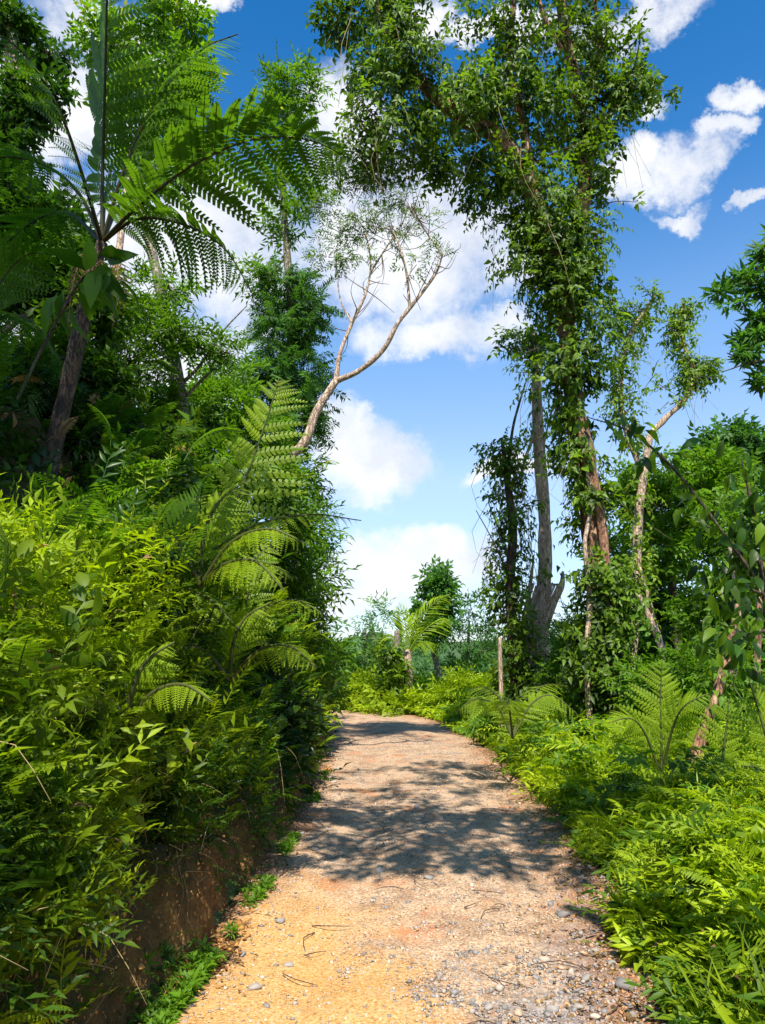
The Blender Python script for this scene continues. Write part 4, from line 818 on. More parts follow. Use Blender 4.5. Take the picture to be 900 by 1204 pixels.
gb = G(); tube(gb, pline([(697, 880, 12.7), (690, 780, 12.65), (694, 700, 12.7), (688, 640, 12.65), (695, 590, 12.7), (684, 520, 12.7)]), 0, 0, 60, 7, .3, rr=[.06, .05, .06, .04, .04, .03]); part('climber_stem', gb, M['bark_pale'], root, True)
g = G(); T1 = pline(tr)
TPV = VINE_LO * 3 + VINE_SP
ps = []
for args in ((T1, .2, .60, 5200, 0, .34, .34), (T1, .2, .38, 900, .32, .52, .47), (T1, .2, .50, 900, .52, .68, .44), (T1, .18, .85, 2500, .66, 1.0, .37)):
    ln, a, b, n, s0, s1, gp = args; r_ = coat(g, ln, a, b, n, TPV, 1.0, .45, gp, s0, s1, 3); ps.append(r_)
for ln, a, b, n, gp in ((pline(l1), .15, .8, 2500, .44), (pline(l2), .18, 1.0, 5000, .44), (pline(l3), .08, .5, 700, .43), (pline(l4), .1, .75, 1700, .43), (pline(l5), .08, .75, 1500, .41), (pline(l6), .05, .45, 400, .44), (pline(l7), .05, .55, 750, .43)):
    r_ = coat(g, ln, a, b, n, TPV, .95, .40, gp, 0, 1, 5)
    if ln is not None: ps.append(r_)
blob_leaves(g, [(640, 120, 12.5, 55, 50, 299), (575, 215, 12.4, 55, 38, 370), (520, 190, 12, 45, 28, 214), (560, 110, 12, 45, 38, 270), (730, 100, 12.6, 32, 30, 185), (700, 190, 12.8, 28, 50, 214), (610, 60, 12.2, 50, 50, 214), (480, 20, 11.6, 30, 40, 170), (400, 15, 11.6, 34, 40, 185),
                (430, 90, 11.8, 26, 30, 85), (690, 40, 12.6, 36, 40, 170), (620, 270, 12.7, 30, 30, 156), (640, 220, 12.5, 45, 40, 234), (500, 150, 11.9, 30, 20, 85), (655, 330, 12.9, 34, 30, 156), (545, 20, 12, 30, 36, 49), (745, 60, 12.6, 14, 30, 42), (455, -20, 11.6, 50, 40, 142)],
            TPV, .9, .45, .2, .48, hang=.4, seed=2, up=1.0)
tw = G()
for ln, n in ((pline(l1), 52), (pline(l2), 76), (pline(l3), 18), (pline(l4), 34), (pline(l5), 14), (pline(l6), 14), (pline(l7), 24), (T1[5:], 16)): sprays(g, tw, ln, n, .4, 1.25, 10, TPV, .95, .45, .05)
part('twigs', tw, M['twig'], root, kind='stuff')
o = part('climber', g, M['vine'], root, kind='stuff')
g = G(); allp = np.concatenate([x[0] for x in ps[4:]]); hanging(g, allp[allp[:, 2] > 8], 90, .4, 2.2, .006); hanging(g, pline([(440, 180, 11.8), (450, 160, 11.8), (460, 140, 11.8), (470, 120, 11.8), (480, 150, 11.8)]), 55, .5, 1.5, .006); hanging(g, ps[2][0], 20, .5, 1.6, .006)
part('aerial_roots', g, M['straw'], root, kind='stuff')
# the nearest climber leaves one by one
lmesh = []
for k in range(3):
    for tnt in (.35, .6, .8):
        gg = G(); V, T, Q, A = [leaf(.25, .13, .3, .22, True), leaf(.24, .12, .5, .18, True), leaf(.22, .13, .15, .25, True)][k]; gg.add(V, T, Q, tnt); lmesh.append(gg.mesh('leaf', M['vine']))
ro = np.array(root.location)
for (pos, f, u), cnt in zip(ps[:4], (95, 35, 55, 75)):
    ix = rng.permutation(np.nonzero(f[:, 1] < .25)[0])[:cnt]; mm = orient(f[ix], u[ix])
    for j, m in zip(ix, mm):
        p = pos[j] - ro; link('leaf', random.choice(lmesh), root, Matrix(((m[0, 0], m[0, 1], m[0, 2], p[0]), (m[1, 0], m[1, 1], m[1, 2], p[1] - .06), (m[2, 0], m[2, 1], m[2, 2], p[2]), (0, 0, 0, 1))))

# -- the pale trunk behind it, with its stub and pale roots
root = thing('tree', 'pale straight trunk with broken stub and hanging roots left of the tallest tree', 'tree', tuple(ground_pt(632, 870, 17)))
tr2 = [(632, 880, 17), (632, 800, 17), (634, 740, 17), (640, 690, 17), (641, 620, 17), (636, 550, 17), (633, 490, 17), (630, 430, 17), (626, 385, 17)]
add_limbs(root, 'bark_pale', [(tr2, [.36, .27, .25, .17, .15, .15, .13, .11, .06]), ([(633, 760, 17), (648, 715, 16.9), (660, 690, 16.8), (662, 672, 16.8)], [.15, .11, .07, .03]), ([(632, 800, 16.8), (618, 740, 16.9), (622, 700, 17), (628, 655, 17)], [.10, .09, .06, .02]),
                            ([(634, 495, 17), (618, 540, 16.9), (608, 580, 16.8)], [.05, .03, .02]), ([(633, 560, 17), (640, 520, 17), (650, 480, 17)], [.04, .03, .02])], 14, .3)
g = G()
for k in range(12):
    a = P(660 - k * 3 + random.uniform(-3, 3), 688 + random.uniform(-4, 6), 16.6); x = 640 - k * 2.6; tube(g, [a, P(x + 2, 735, 16.5), P(x + random.uniform(-4, 4), 800, 16.5), P(x + random.uniform(-5, 5), 850, 16.5)], .03, .012, 14, 5, .2)
part('aerial_root', g, M['bark_pale'], root, True, 'stuff')
g = G(); r1 = coat(g, pline(tr2), .12, .45, 500, TPV, 1.05, .45, .47, .65, 1, 8); coat(g, pline(tr2), .25, .5, 260, TPV, 1.05, .45, .50, .0, .5, 9)
tw = G(); sprays(g, tw, pline(tr2), 16, .4, 1.1, 9, TPV, 1.0, .5, .8); part('twigs', tw, M['twig'], root, kind='stuff')
blob_leaves(g, [(610, 403, 17, 30, 10, 50), (628, 395, 17, 12, 18, 40), (590, 395, 17, 12, 7, 16)], TPV, 1.1, .42, .17, .42, hang=.5, seed=4)
part('climber', g, M['vine'], root, kind='stuff'); g = G(); hanging(g, r1[0], 26, .6, 2.8, .007); part('aerial_roots', g, M['straw'], root, kind='stuff')

# -- the thin dark column of climbers left of the pale trunk
root = thing('tree', 'thin stem buried in a dark column of climbers left of the pale trunk', 'tree', tuple(ground_pt(605, 860, 16)))
tr3 = [(610, 870, 16), (606, 780, 16), (600, 700, 16), (603, 620, 16), (596, 560, 16), (590, 515, 16)]
add_limbs(root, 'bark_dark', [(tr3, [.16, .12, .11, .1, .08, .04]), ([(596, 560, 16), (604, 500, 16.2), (618, 450, 16.5)], [.05, .035, .02]), ([(600, 660, 16), (586, 620, 15.9), (574, 590, 15.8)], [.04, .02, .01]), ([(604, 690, 15.9), (582, 640, 15.8), (560, 600, 15.7)], [.03, .015, .008])], 8, .3)
g = G(); tw = G(); sprays(g, tw, pline(tr3), 34, .3, .9, 9, TPV, 1.0, .5, 0); part('twigs', tw, M['twig'], root, kind='stuff'); r1 = coat(g, pline(tr3), .1, .42, 1500, TPV, 1.0, .45, .42, 0, 1, 11, back=.7); blob_leaves(g, [(590, 690, 16, 20, 36, 120), (612, 740, 16, 20, 46, 120), (592, 540, 16, 12, 20, 50), (598, 800, 16, 22, 28, 100)], TPV, 1.0, .48, .15, .40, hang=.8, seed=6)
part('climber', g, M['vine'], root, kind='stuff'); g = G(); hanging(g, r1[0][r1[0][:, 2] > 4], 45, .8, 3.0, .007, .5); part('aerial_roots', g, M['straw'], root, kind='stuff')

# -- right: the tree whose vine wrapped limbs fork against the sky
root = thing('tree', 'slender tree with separate vine wrapped limbs forking against the sky right of the tallest tree', 'tree', tuple(ground_pt(735, 870, 15)))
ta = [(735, 885, 15), (741, 800, 15), (748, 700, 15), (750, 620, 15), (757, 560, 15), (765, 510, 15)]
tb = [(765, 510, 15), (785, 490, 15), (805, 470, 15), (814, 445, 15), (806, 410, 15), (802, 380, 15), (803, 355, 15)]
tc_ = [(757, 560, 15), (735, 500, 15), (730, 450, 15), (738, 400, 15), (755, 370, 15), (772, 345, 15)]
td = [(805, 470, 15), (822, 440, 15), (832, 425, 15)]
add_limbs(root, 'bark_pale', [(ta, [.14, .12, .10, .10, .08, .07]), (tb, [.07, .06, .06, .05, .05, .03]), (tc_, [.06, .06, .06, .05, .04, .02]), (td, [.04, .03, .02]), ([(748, 650, 15), (762, 700, 14.8), (783, 775, 14.6)], [.02, .04, .045])], 10, .3)
g = G(); r1 = coat(g, pline(tb),   .07, .30, 620, TPV, .8, .45, .44, .45, 1, 13, back=.8); r2 = coat(g, pline(tc_), .07, .30, 900, TPV, .8, .45, .43, .1, 1, 14, back=.8); coat(g, pline(ta), .1, .35, 600, TPV, .85, .45, .46, .1, .95, 15); coat(g, pline(td), .03, .3, 300, TPV, .8, .42, .40, .3, 1, 16)
tw = G()
for ln, n, q0 in ((pline(tb), 24, .4), (pline(tc_), 26, .2), (pline(td), 8, .3), (pline(ta), 14, .3), (pline([(790, 480, 15), (775, 450, 15), (765, 440, 15)]), 10, 0), (pline([(806, 400, 15), (788, 385, 15), (778, 395, 15)]), 8, .2), (pline([(735, 430, 15), (722, 390, 15), (718, 350, 15)]), 14, .3)): sprays(g, tw, ln, n, .2, .62, 8, TPV, .8, .55, q0)
part('twigs', tw, M['twig'], root, kind='stuff')
part('climber', g, M['vine'], root, kind='stuff'); g = G(); hanging(g, np.concatenate([r1[0], r2[0]]), 40, .5, 2.2, .006, .5); part('aerial_roots', g, M['straw'], root, kind='stuff')

# -- the wood on the right: each tree on its own
def plain_tree(label, base, trunk, rr, blobs, tpls, scale, mat, bark='bark_dark', branches=(), tint=.45, gap=.42, group=None, seed=1, hang=.2, cat='tree', nm='tree'):
    root = thing(nm, label, cat, tuple(base), group); add_limbs(root, bark, [(trunk, rr)] + list(branches), 9, .25)
    g = G(); tw = G(); blob_leaves(g, blobs, tpls, scale, tint, .16, gap, tw, hang, seed); part('crown', g, M[mat], root, kind='stuff')
    if tw.V: part('twigs', tw, M['twig'], root, kind='stuff')
    return root
WOOD = 'trees of the wood right of the path'
plain_tree('bushy tree with light green rounded crown behind the forked vine tree', ground_pt(800, 850, 18), [(800, 870, 18), (798, 760, 18), (790, 660, 18), (800, 580, 18)], [.14, .11, .08, .04],
    [(770, 560, 18, 40, 30, 260), (810, 600, 18, 55, 40, 460), (780, 650, 18, 50, 40, 380), (840, 560, 18, 40, 34, 280), (740, 590, 18, 24, 30, 160)], SP_BROAD_LO, 1.1, 'mid', seed=3, tint=.6, gap=.46)
plain_tree('bluish green tree top showing above the wood at the right', ground_pt(860, 850, 24), [(860, 860, 24), (862, 700, 24), (855, 560, 24)], [.2, .15, .06],
    [(860, 525, 24, 36, 24, 260), (835, 545, 24, 28, 20, 160), (890, 560, 24, 34, 34, 240), (880, 520, 24, 20, 16, 100)], SP_BROAD_LO, 1.6, 'teal', seed=4, tint=.6)
plain_tree('dense tree with cool green leaves at the right edge behind the dark hanging branch', ground_pt(880, 850, 14), [(885, 880, 14), (875, 760, 14), (880, 640, 14)], [.13, .1, .05],
    [(870, 640, 14, 50, 45, 420), (850, 720, 14, 55, 45, 480), (900, 720, 14, 40, 60, 380), (880, 790, 14, 45, 40, 330), (900, 600, 14, 30, 30, 160)], SP_BROAD_LO, .9, 'mid', seed=5, tint=.5, gap=.48)
plain_tree('leafy tree filling the gap low between the tallest tree and the forked vine tree', ground_pt(765, 850, 20), [(765, 870, 20), (770, 780, 20), (760, 700, 20)], [.12, .09, .05],
    [(765, 700, 20, 38, 40, 280), (790, 745, 20, 50, 38, 360), (755, 780, 20, 40, 34, 280), (830, 790, 20, 50, 34, 330), (725, 650, 20, 20, 26, 90)], SP_BROAD_LO, 1.5, 'teal', seed=6, tint=.5, gap=.46)
plain_tree('shrubby tree with yellowish leaves low in the wood at the right edge', ground_pt(850, 860, 11), [(855, 900, 11), (850, 830, 11), (838, 790, 11)], [.06, .05, .03],
    [(835, 790, 11, 38, 26, 200), (880, 830, 11, 36, 26, 200), (810, 830, 11, 34, 20, 160), (770, 800, 11.5, 30, 20, 110)], SP_LANCE_LO, 1.0, 'mid', seed=7, tint=.6, gap=.44)
plain_tree('leafy sapling crowding the foot of the pale trunk', ground_pt(660, 860, 15), [(665, 880, 15), (662, 830, 15), (668, 780, 15)], [.05, .04, .02],
    [(670, 800, 15, 26, 30, 200), (650, 840, 15, 30, 18, 140), (672, 760, 15, 18, 24, 110), (585, 850, 15, 24, 14, 80)], SP_LANCE_LO, 1.1, 'mid', seed=8, tint=.6, gap=.42)
plain_tree('sparse bush between the pale trunk and the tallest tree, sky behind it', ground_pt(690, 860, 19), [(680, 870, 19), (683, 800, 19), (690, 740, 19)], [.06, .05, .02],
    [(685, 730, 19, 26, 20, 100), (700, 780, 19, 30, 24, 160), (725, 740, 19, 20, 24, 100), (650, 770, 19, 16, 22, 80)], SP_LANCE_LO, 1.3, 'teal', seed=9, tint=.5, gap=.46)
for lab, pts, rr, bk in (('slanting brown bare stem leaning right in front of the wood', [(816, 905, 9), (828, 860, 9), (845, 810, 9), (856, 770, 9), (870, 700, 9.2)], [.08, .065, .06, .05, .03], 'bark_red'),
                         ('pale thin trunk rising behind the slanting brown stem', [(870, 890, 12), (862, 800, 12), (868, 720, 12), (858, 640, 12)], [.07, .06, .05, .03], 'bark_pale'),
                         ('pale dead stem slanting left under the leaves right of the tallest tree', [(805, 850, 12), (785, 780, 12), (765, 730, 12), (752, 700, 12)], [.06, .06, .05, .03], 'bark_pale'),
                         ('thin grey stem standing straight at the right edge of the wood', [(893, 900, 11), (890, 800, 11), (894, 690, 11)], [.07, .06, .04], 'bark_red')):
    q = P(*pts[0]); root = thing('tree', lab, 'tree', tuple(q)); pts2 = [(pts[0][0] - 2, pts[0][1] + 40, pts[0][2])] + pts; add_limbs(root, bk, [(pts2, [rr[0]] + rr)], 8, .3)
    g = G(); coat(g, pline(pts2), .05, .35, 160, VINE_LO, .8, .4, .50, .4, 1, 22); part('crown', g, M['mid'], root, kind='stuff')
# sawn post-like stump
root = thing('stump', 'slim pale broken stem standing upright left of the pale trunk', 'stump', tuple(ground_pt(590, 850, 15))); add_limbs(root, 'bark_pale', [([(591, 870, 15), (589, 800, 15), (588, 750, 15)], [.055, .04, .045])], 8, .2)

# -- the branch hanging in from the upper right
root = thing('tree', 'branches with dark fingered leaves reaching in from the upper right edge', 'tree', tuple(ground_pt(1080, 900, 9)))
add_limbs(root, 'bark_dark', [([(1080, 980, 9), (1060, 700, 9), (1020, 480, 9), (960, 400, 9), (900, 360, 9)], [.2, .16, .12, .07, .03]), ([(1010, 470, 9), (940, 440, 9), (890, 430, 9), (855, 415, 9)], [.05, .03, .02, .008]), ([(960, 400, 9), (920, 340, 9), (885, 310, 9)], [.04, .03, .01]),
                             ([(940, 440, 9), (895, 425, 8.9), (850, 437, 8.9)], [.02, .015, .006]), ([(1000, 440, 9), (940, 330, 9), (905, 260, 9)], [.05, .03, .01])], 8, .2)
g = G(); tw = G(); blob_leaves(g, [(875, 330, 9, 30, 12, 34), (893, 298, 9, 26, 12, 36), (862, 362, 9, 26, 9, 28), (885, 395, 9, 26, 11, 40), (845, 350, 9, 16, 7, 14), (912, 345, 9, 24, 14, 40), (893, 450, 9, 10, 18, 20), (925, 280, 9, 26, 22, 44), (905, 375, 9, 20, 10, 30), (872, 418, 9, 20, 7, 18)], [rosette(7, .17, .28, False, 5, .3, 60 + k) for k in range(3)], 1.0, .5, .15, .47, tw, .1, 12)
part('crown', g, M['teal'], root, kind='stuff'); part('twigs', tw, M['twig'], root, kind='stuff')
# -- near branch with big dark leaves at the right
root = thing('sapling', 'near sapling with large dark drooping leaves at the right edge', 'sapling', tuple(ground_pt(935, 980, 6)))
limbs = [([(940, 1000, 6), (925, 860, 6), (900, 700, 6), (885, 600, 6), (872, 540, 6)], [.035, .03, .025, .015, .006]), ([(895, 690, 6), (860, 640, 5.9), (800, 560, 5.9), (745, 510, 5.9), (690, 490, 5.9)], [.018, .014, .011, .008, .004]),
         ([(900, 700, 6), (870, 690, 5.8), (845, 700, 5.7)], [.015, .01, .005]), ([(905, 740, 6), (870, 750, 5.8), (850, 770, 5.7)], [.015, .01, .005]), ([(890, 640, 6), (905, 600, 5.9), (920, 570, 5.9)], [.012, .008, .004])]
add_limbs(root, 'bark_dark', limbs, 7, .1)
bl = []
for tnt in (.2, .45, .75):
    gg = G(); V, T, Q, A = leaf(.24, .10, .45, .2, True); gg.add(V, T, Q, tnt); bl.append(gg.mesh('leaf', M['dark'])); gg = G(); gg.add(V, T, Q, tnt); bl.append(gg.mesh('leaf', M['vine']))
ro = np.array(root.location)
def big_leaves(root, lines, n, meshes, s0=.8, s1=1.3, hang=.9, spread=.05):
    ro = np.array(root.location)
    for k in range(n):
        C = spline(pline(lines[k % len(lines)]), 30); j = int(random.uniform(.2, 1) * 29); p = C[j] + rng.normal(size=3) * spread; f = nrm(rng.normal(size=3) * .6 + np.array([0, -.1, -hang])); u = nrm(np.array([0, -.4, .6]) + rng.normal(size=3) * .4)
        m = orient(f[None], u[None])[0] * random.uniform(s0, s1); p = p - ro
        link('leaf', random.choice(meshes), root, Matrix(((m[0, 0], m[0, 1], m[0, 2], p[0]), (m[1, 0], m[1, 1], m[1, 2], p[1]), (m[2, 0], m[2, 1], m[2, 2], p[2]), (0, 0, 0, 1))))
big_leaves(root, [l[0][1:] for l in limbs], 240, bl, .4, .8, .7, .10); big_leaves(root, [[(900, 700, 6), (870, 620, 6), (860, 740, 6)], [(880, 560, 6), (868, 660, 6), (885, 735, 6)]], 130, bl, .4, .75, .8, .2)

# -- left: slender tree hung with feathery leaves
root = thing('tree', 'slender straight tree hung with dark feathery leaves left of the open sky', 'tree', tuple(P(352, 640, 14)))
ts_ = [(352, 700, 14), (346, 560, 14), (340, 470, 14), (343, 380, 14), (338, 300, 14), (333, 220, 14), (336, 150, 14), (345, 100, 14)]
add_limbs(root, 'bark_grey', [(ts_, [.11, .10, .09, .09, .08, .07, .05, .03]), ([(338, 300, 14), (320, 320, 14), (300, 340, 13.9)], [.03, .02, .01]), ([(341, 400, 14), (365, 420, 14), (385, 440, 14)], [.03, .02, .01])], 9, .2)
g = G(); blob_leaves(g, [(350, 440, 14, 34, 40, 130), (335, 380, 14, 40, 34, 130), (345, 490, 14, 36, 34, 140), (330, 330, 14, 30, 18, 60), (365, 360, 14, 22, 26, 60), (320, 440, 14, 30, 30, 90)], SP_PIN, 1.15, .42, .15, .36, None, .3, 21); part('crown', g, M['teal'], root, kind='stuff')
g = G(); blob_leaves(g, [(345, 105, 14, 40, 24, 150), (335, 140, 14, 24, 20, 80), (318, 205, 14, 22, 18, 60), (330, 260, 14, 20, 22, 60), (355, 230, 14, 14, 18, 40), (300, 325, 14, 22, 12, 50), (362, 620, 14, 24, 40, 130), (370, 680, 13.5, 22, 36, 120), (350, 560, 14, 30, 30, 120)], SP_LANCE_LO, 1.3, .5, .15, .38, None, .2, 22); part('crown', g, M['mid'], root, kind='stuff')
# -- bare forked tree
root = thing('tree', 'bare pale forked tree leaning right over the path with a thin olive crown', 'tree', tuple(P(318, 570, 11.5)))
t0 = [(300, 600, 11.6), (330, 548, 11.5), (358, 520, 11.5), (372, 485, 11.5), (395, 448, 11.5)]
b1 = [(395, 448, 11.5), (422, 436, 11.4), (450, 412, 11.3), (468, 380, 11.2), (490, 352, 11.2), (512, 322, 11.2), (521, 298, 11.1)]
b2 = [(395, 448, 11.5), (400, 415, 11.6), (414, 380, 11.7), (430, 345, 11.7), (436, 310, 11.8), (430, 270, 11.9)]
b3 = [(482, 360, 11.2), (478, 320, 11.2), (470, 290, 11.2), (460, 265, 11.3)]; b4 = [(436, 320, 11.8), (455, 290, 11.8), (475, 260, 11.7)]; b5 = [(520, 300, 11.1), (500, 270, 11.2), (480, 240, 11.3)]; b6 = [(414, 380, 11.7), (400, 350, 11.8), (395, 300, 11.9)]
add_limbs(root, 'bark_pale', [(t0, [.12, .09, .075, .065, .06]), (b1, [.052, .045, .04, .035, .028, .012]), (b2, [.042, .036, .03, .024, .016, .008]), (b3, [.025, .02, .015, .008]), (b4, [.02, .014, .007]), (b5, [.015, .01, .006]), (b6, [.02, .012, .006])], 10, .18)
tws = []
for k in range(60):
    src = random.choice([b1, b2, b3, b4, b5]); C = spline(pline(src), 30); c = C[random.randint(8, 29)]; d = nrm(rng.normal(size=3) + np.array([.1, 0, .6])); L = rng.uniform(.25, .9); tws.append([c, c + d * L * .5 + rng.normal(size=3) * .04, c + d * L + rng.normal(size=3) * .1 + (0, 0, .06)])
g = G()
for t_ in tws: tube(g, t_, .009, .003, 7, 4)
part('twigs', g, M['twig'], root, kind='stuff')
g = G(); tw = G(); blob_leaves(g, [(415, 210, 11.9, 36, 14, 72), (378, 240, 11.9, 30, 14, 60), (400, 270, 11.9, 34, 12, 54), (450, 215, 11.8, 32, 13, 60), (472, 240, 11.8, 30, 11, 42), (365, 215, 12, 18, 14, 24), (440, 255, 11.6, 26, 10, 36), (385, 300, 11.8, 24, 10, 30), (500, 255, 11.4, 18, 9, 15), (425, 300, 11.6, 20, 9, 15), (440, 270, 11.8, 34, 20, 42), (400, 300, 11.9, 28, 20, 36), (490, 300, 11.2, 26, 34, 24), (515, 300, 11.2, 14, 18, 13), (378, 200, 12, 20, 14, 30), (478, 265, 11.5, 24, 14, 24)], SP_LANCE_LO, .62, .45, .18, .38, tw, .1, 23); part('crown', g, M['olive'], root, kind='stuff'); part('twigs', tw, M['twig'], root, kind='stuff')
# -- grey trunks behind the tree fern
def bg_tree(label, trunk, rr, blobs, tp, sc_, mat, bark, br=(), tint=.45, gap=.42, seed=1, hang=.2):
    return plain_tree(label, P(*trunk[0]), trunk, rr, blobs, tp, sc_, mat, bark, br, tint, gap, None, seed, hang)
bg_tree('grey slanting trunk behind the drooping fern frond', [(222, 520, 10), (208, 450, 10), (195, 370, 10), (180, 300, 10.2), (160, 220, 10.4), (140, 120, 10.6)], [.11, .1, .09, .08, .06, .03],
    [(170, 130, 10.5, 60, 46, 300), (215, 90, 10.5, 40, 40, 190), (190, 200, 10.4, 44, 30, 140), (130, 50, 10.6, 50, 40, 180), (228, 170, 10.5, 28, 24, 80), (205, 30, 10.5, 44, 34, 200)], SP_BROAD_LO, .9, 'mid', 'bark_grey',
    [([(210, 455, 10), (235, 430, 10), (262, 390, 9.9), (290, 360, 9.9)], [.03, .025, .018, .008]), ([(215, 470, 10), (245, 440, 9.9), (275, 415, 9.9)], [.03, .02, .01])], .6, .42, 31)
bg_tree('pale thin trunk with sunlit leaf sprays between the tree fern and the slanting trunk', [(125, 520, 9), (128, 400, 9), (140, 300, 9), (150, 210, 9.1)], [.07, .06, .05, .03],
    [(190, 390, 9.2, 34, 30, 150), (235, 400, 9.5, 26, 20, 70), (160, 350, 9.2, 24, 30, 90), (150, 420, 9, 40, 30, 170), (262, 410, 9.6, 24, 14, 50), (205, 340, 9.3, 16, 20, 50)], SP_LANCE_LO, .85, 'mid', 'bark_pale', (), .6, .46, 32)
bg_tree('tree with dark crown and pale trunk in the upper left corner', [(-30, 520, 8.5), (-10, 350, 8.5), (12, 200, 8.5), (15, 90, 8.5), (5, -30, 8.5)], [.15, .12, .10, .09, .07],
    [(20, 130, 8.4, 34, 24, 130), (50, 110, 8.4, 30, 18, 90), (0, 240, 8.2, 60, 40, 260), (50, 270, 8.2, 60, 30, 260), (-10, 30, 8.4, 50, 26, 120), (30, 330, 8, 60, 36, 300), (60, 60, 9, 24, 20, 60), (0, 175, 8.3, 40, 30, 160)], SP_BROAD_LO, .85, 'dark', 'bark_pale', [([(-5, 400, 8), (30, 370, 7.9), (75, 345, 7.8)], [.05, .035, .015])], .5, .40, 33)
bg_tree('dark leafy tree behind the tall tree fern trunk', [(60, 560, 7.6), (70, 420, 7.8), (90, 330, 8)], [.07, .05, .03],
    [(50, 430, 7.8, 60, 40, 320), (100, 370, 8, 40, 34, 200), (110, 450, 8, 46, 34, 240), (20, 480, 7.4, 50, 40, 260), (80, 310, 8, 44, 24, 170)], SP_BROAD_LO, .8, 'mid', 'bark_dark', (), .35, .42, 34)
bg_tree('bright leafy bush on top of the bank left of the slender tree', [(265, 560, 11), (262, 520, 11), (258, 480, 11)], [.06, .05, .03],
    [(255, 480, 11, 44, 24, 260), (300, 500, 11, 34, 22, 180), (215, 500, 10.5, 44, 26, 230), (270, 440, 11.4, 30, 18, 90), (170, 480, 10, 40, 28, 200), (320, 560, 11, 30, 30, 170), (250, 550, 10, 50, 30, 230)], SP_LANCE_LO, 1.1, 'mid', 'bark_grey', (), .6, .40, 35)
bg_tree('dense bush hanging over the path edge near the bend', [(340, 800, 13), (345, 720, 13), (350, 640, 13)], [.06, .05, .03],
    [(350, 740, 13, 26, 30, 200), (335, 690, 12.5, 30, 30, 200), (360, 790, 14, 24, 26, 200), (375, 815, 16, 18, 20, 160), (330, 630, 12, 30, 34, 200), (388, 775, 20, 14, 20, 90)], SP_LANCE_LO, 1.25, 'mid', 'bark_dark', (), .5, .38, 36)
# few large near leaves in front of the fern trunk
root = thing('broadleaf_plant', 'plant with large glossy oval leaves hanging in front of the tall tree fern trunk', 'plant', tuple(P(60, 420, 4.9))); add_limbs(root, 'bark_dark', [([(20, 470, 4.9), (60, 390, 4.9), (95, 330, 4.9), (120, 315, 4.9)], [.012, .01, .008, .004])], 6, .1, 'stem')
oval = []
for tnt in (.3, .6, .9):
    for dr in (.25, .55): gg = G(); V, T, Q, A = leaf(.27, .13, dr, .2, True); gg.add(V, T, Q, tnt); oval.append(gg.mesh('leaf', M['tree_fern']))
big_leaves(root, [[(95, 330, 4.9), (120, 312, 4.9), (140, 325, 4.9)], [(60, 380, 4.9), (90, 340, 4.9), (120, 330, 4.9)]], 22, oval, .8, 1.2, .5, .04)

# broad leaved plants standing out of the bank, every leaf of them
hearts = []
for tnt in (.25, .5, .8):
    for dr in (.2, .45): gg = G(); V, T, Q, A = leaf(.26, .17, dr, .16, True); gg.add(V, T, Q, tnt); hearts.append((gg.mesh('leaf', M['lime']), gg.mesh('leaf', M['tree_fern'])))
for px, py, Yd, n, c, lab in ((55, 650, 3.9, 12, 1, 'cluster of broad oval leaves in the shade at the left edge above the thicket'), (110, 640, 4.4, 9, 1, 'broad leaved plant right of the shaded leaf cluster at the left edge'), (215, 880, 4.3, 7, 0, 'small broad leaved plant in the sunlit thicket over the earth cut'),
                              (170, 800, 4.4, 8, 1, 'broad leaved plant deep in the middle of the near bank'), (240, 760, 5.6, 9, 0, 'broad leaved plant catching sun under the lime fern'), (90, 1060, 3.2, 8, 1, 'shaded broad leaved plant low in the left corner'), (30, 720, 3.8, 9, 0, 'lime broad leaved plant at the left edge over the arching fern'), (330, 850, 7.5, 8, 0, 'broad leaved plant over the path edge at mid bank'), (150, 700, 5.0, 9, 1, 'dark broad leaved plant among the fern stems'), (20, 1010, 3.1, 7, 1, 'broad leaved plant in the lower left shade under the thicket')):
    p = P(px, py, Yd); root = thing('broadleaf_plant', lab, 'plant', tuple(p - np.array([.1, -.1, .25]))); g = G(); ro = np.array(root.location)
    for k in range(n):
        d = nrm(np.array([.35, -.5, .5]) + rng.normal(size=3) * .5) * rng.uniform(.08, .26); e = p + d; tube(g, [ro, (ro + e) / 2 + (0, 0, .04), e], .004, .002, 6, 4)
        f = nrm(np.array([.4, -.4, -.25]) + rng.normal(size=3) * .45); u = nrm(np.array([.1, -.3, .9]) + rng.normal(size=3) * .25); m = orient(f[None], u[None])[0] * rng.uniform(.30, .55) * min(1, Yd / 4.5); q = e - ro
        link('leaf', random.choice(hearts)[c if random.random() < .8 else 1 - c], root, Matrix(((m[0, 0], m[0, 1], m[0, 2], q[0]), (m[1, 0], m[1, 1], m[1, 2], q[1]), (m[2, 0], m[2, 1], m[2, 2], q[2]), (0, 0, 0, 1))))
    part('stems', g, M['stem'], root)

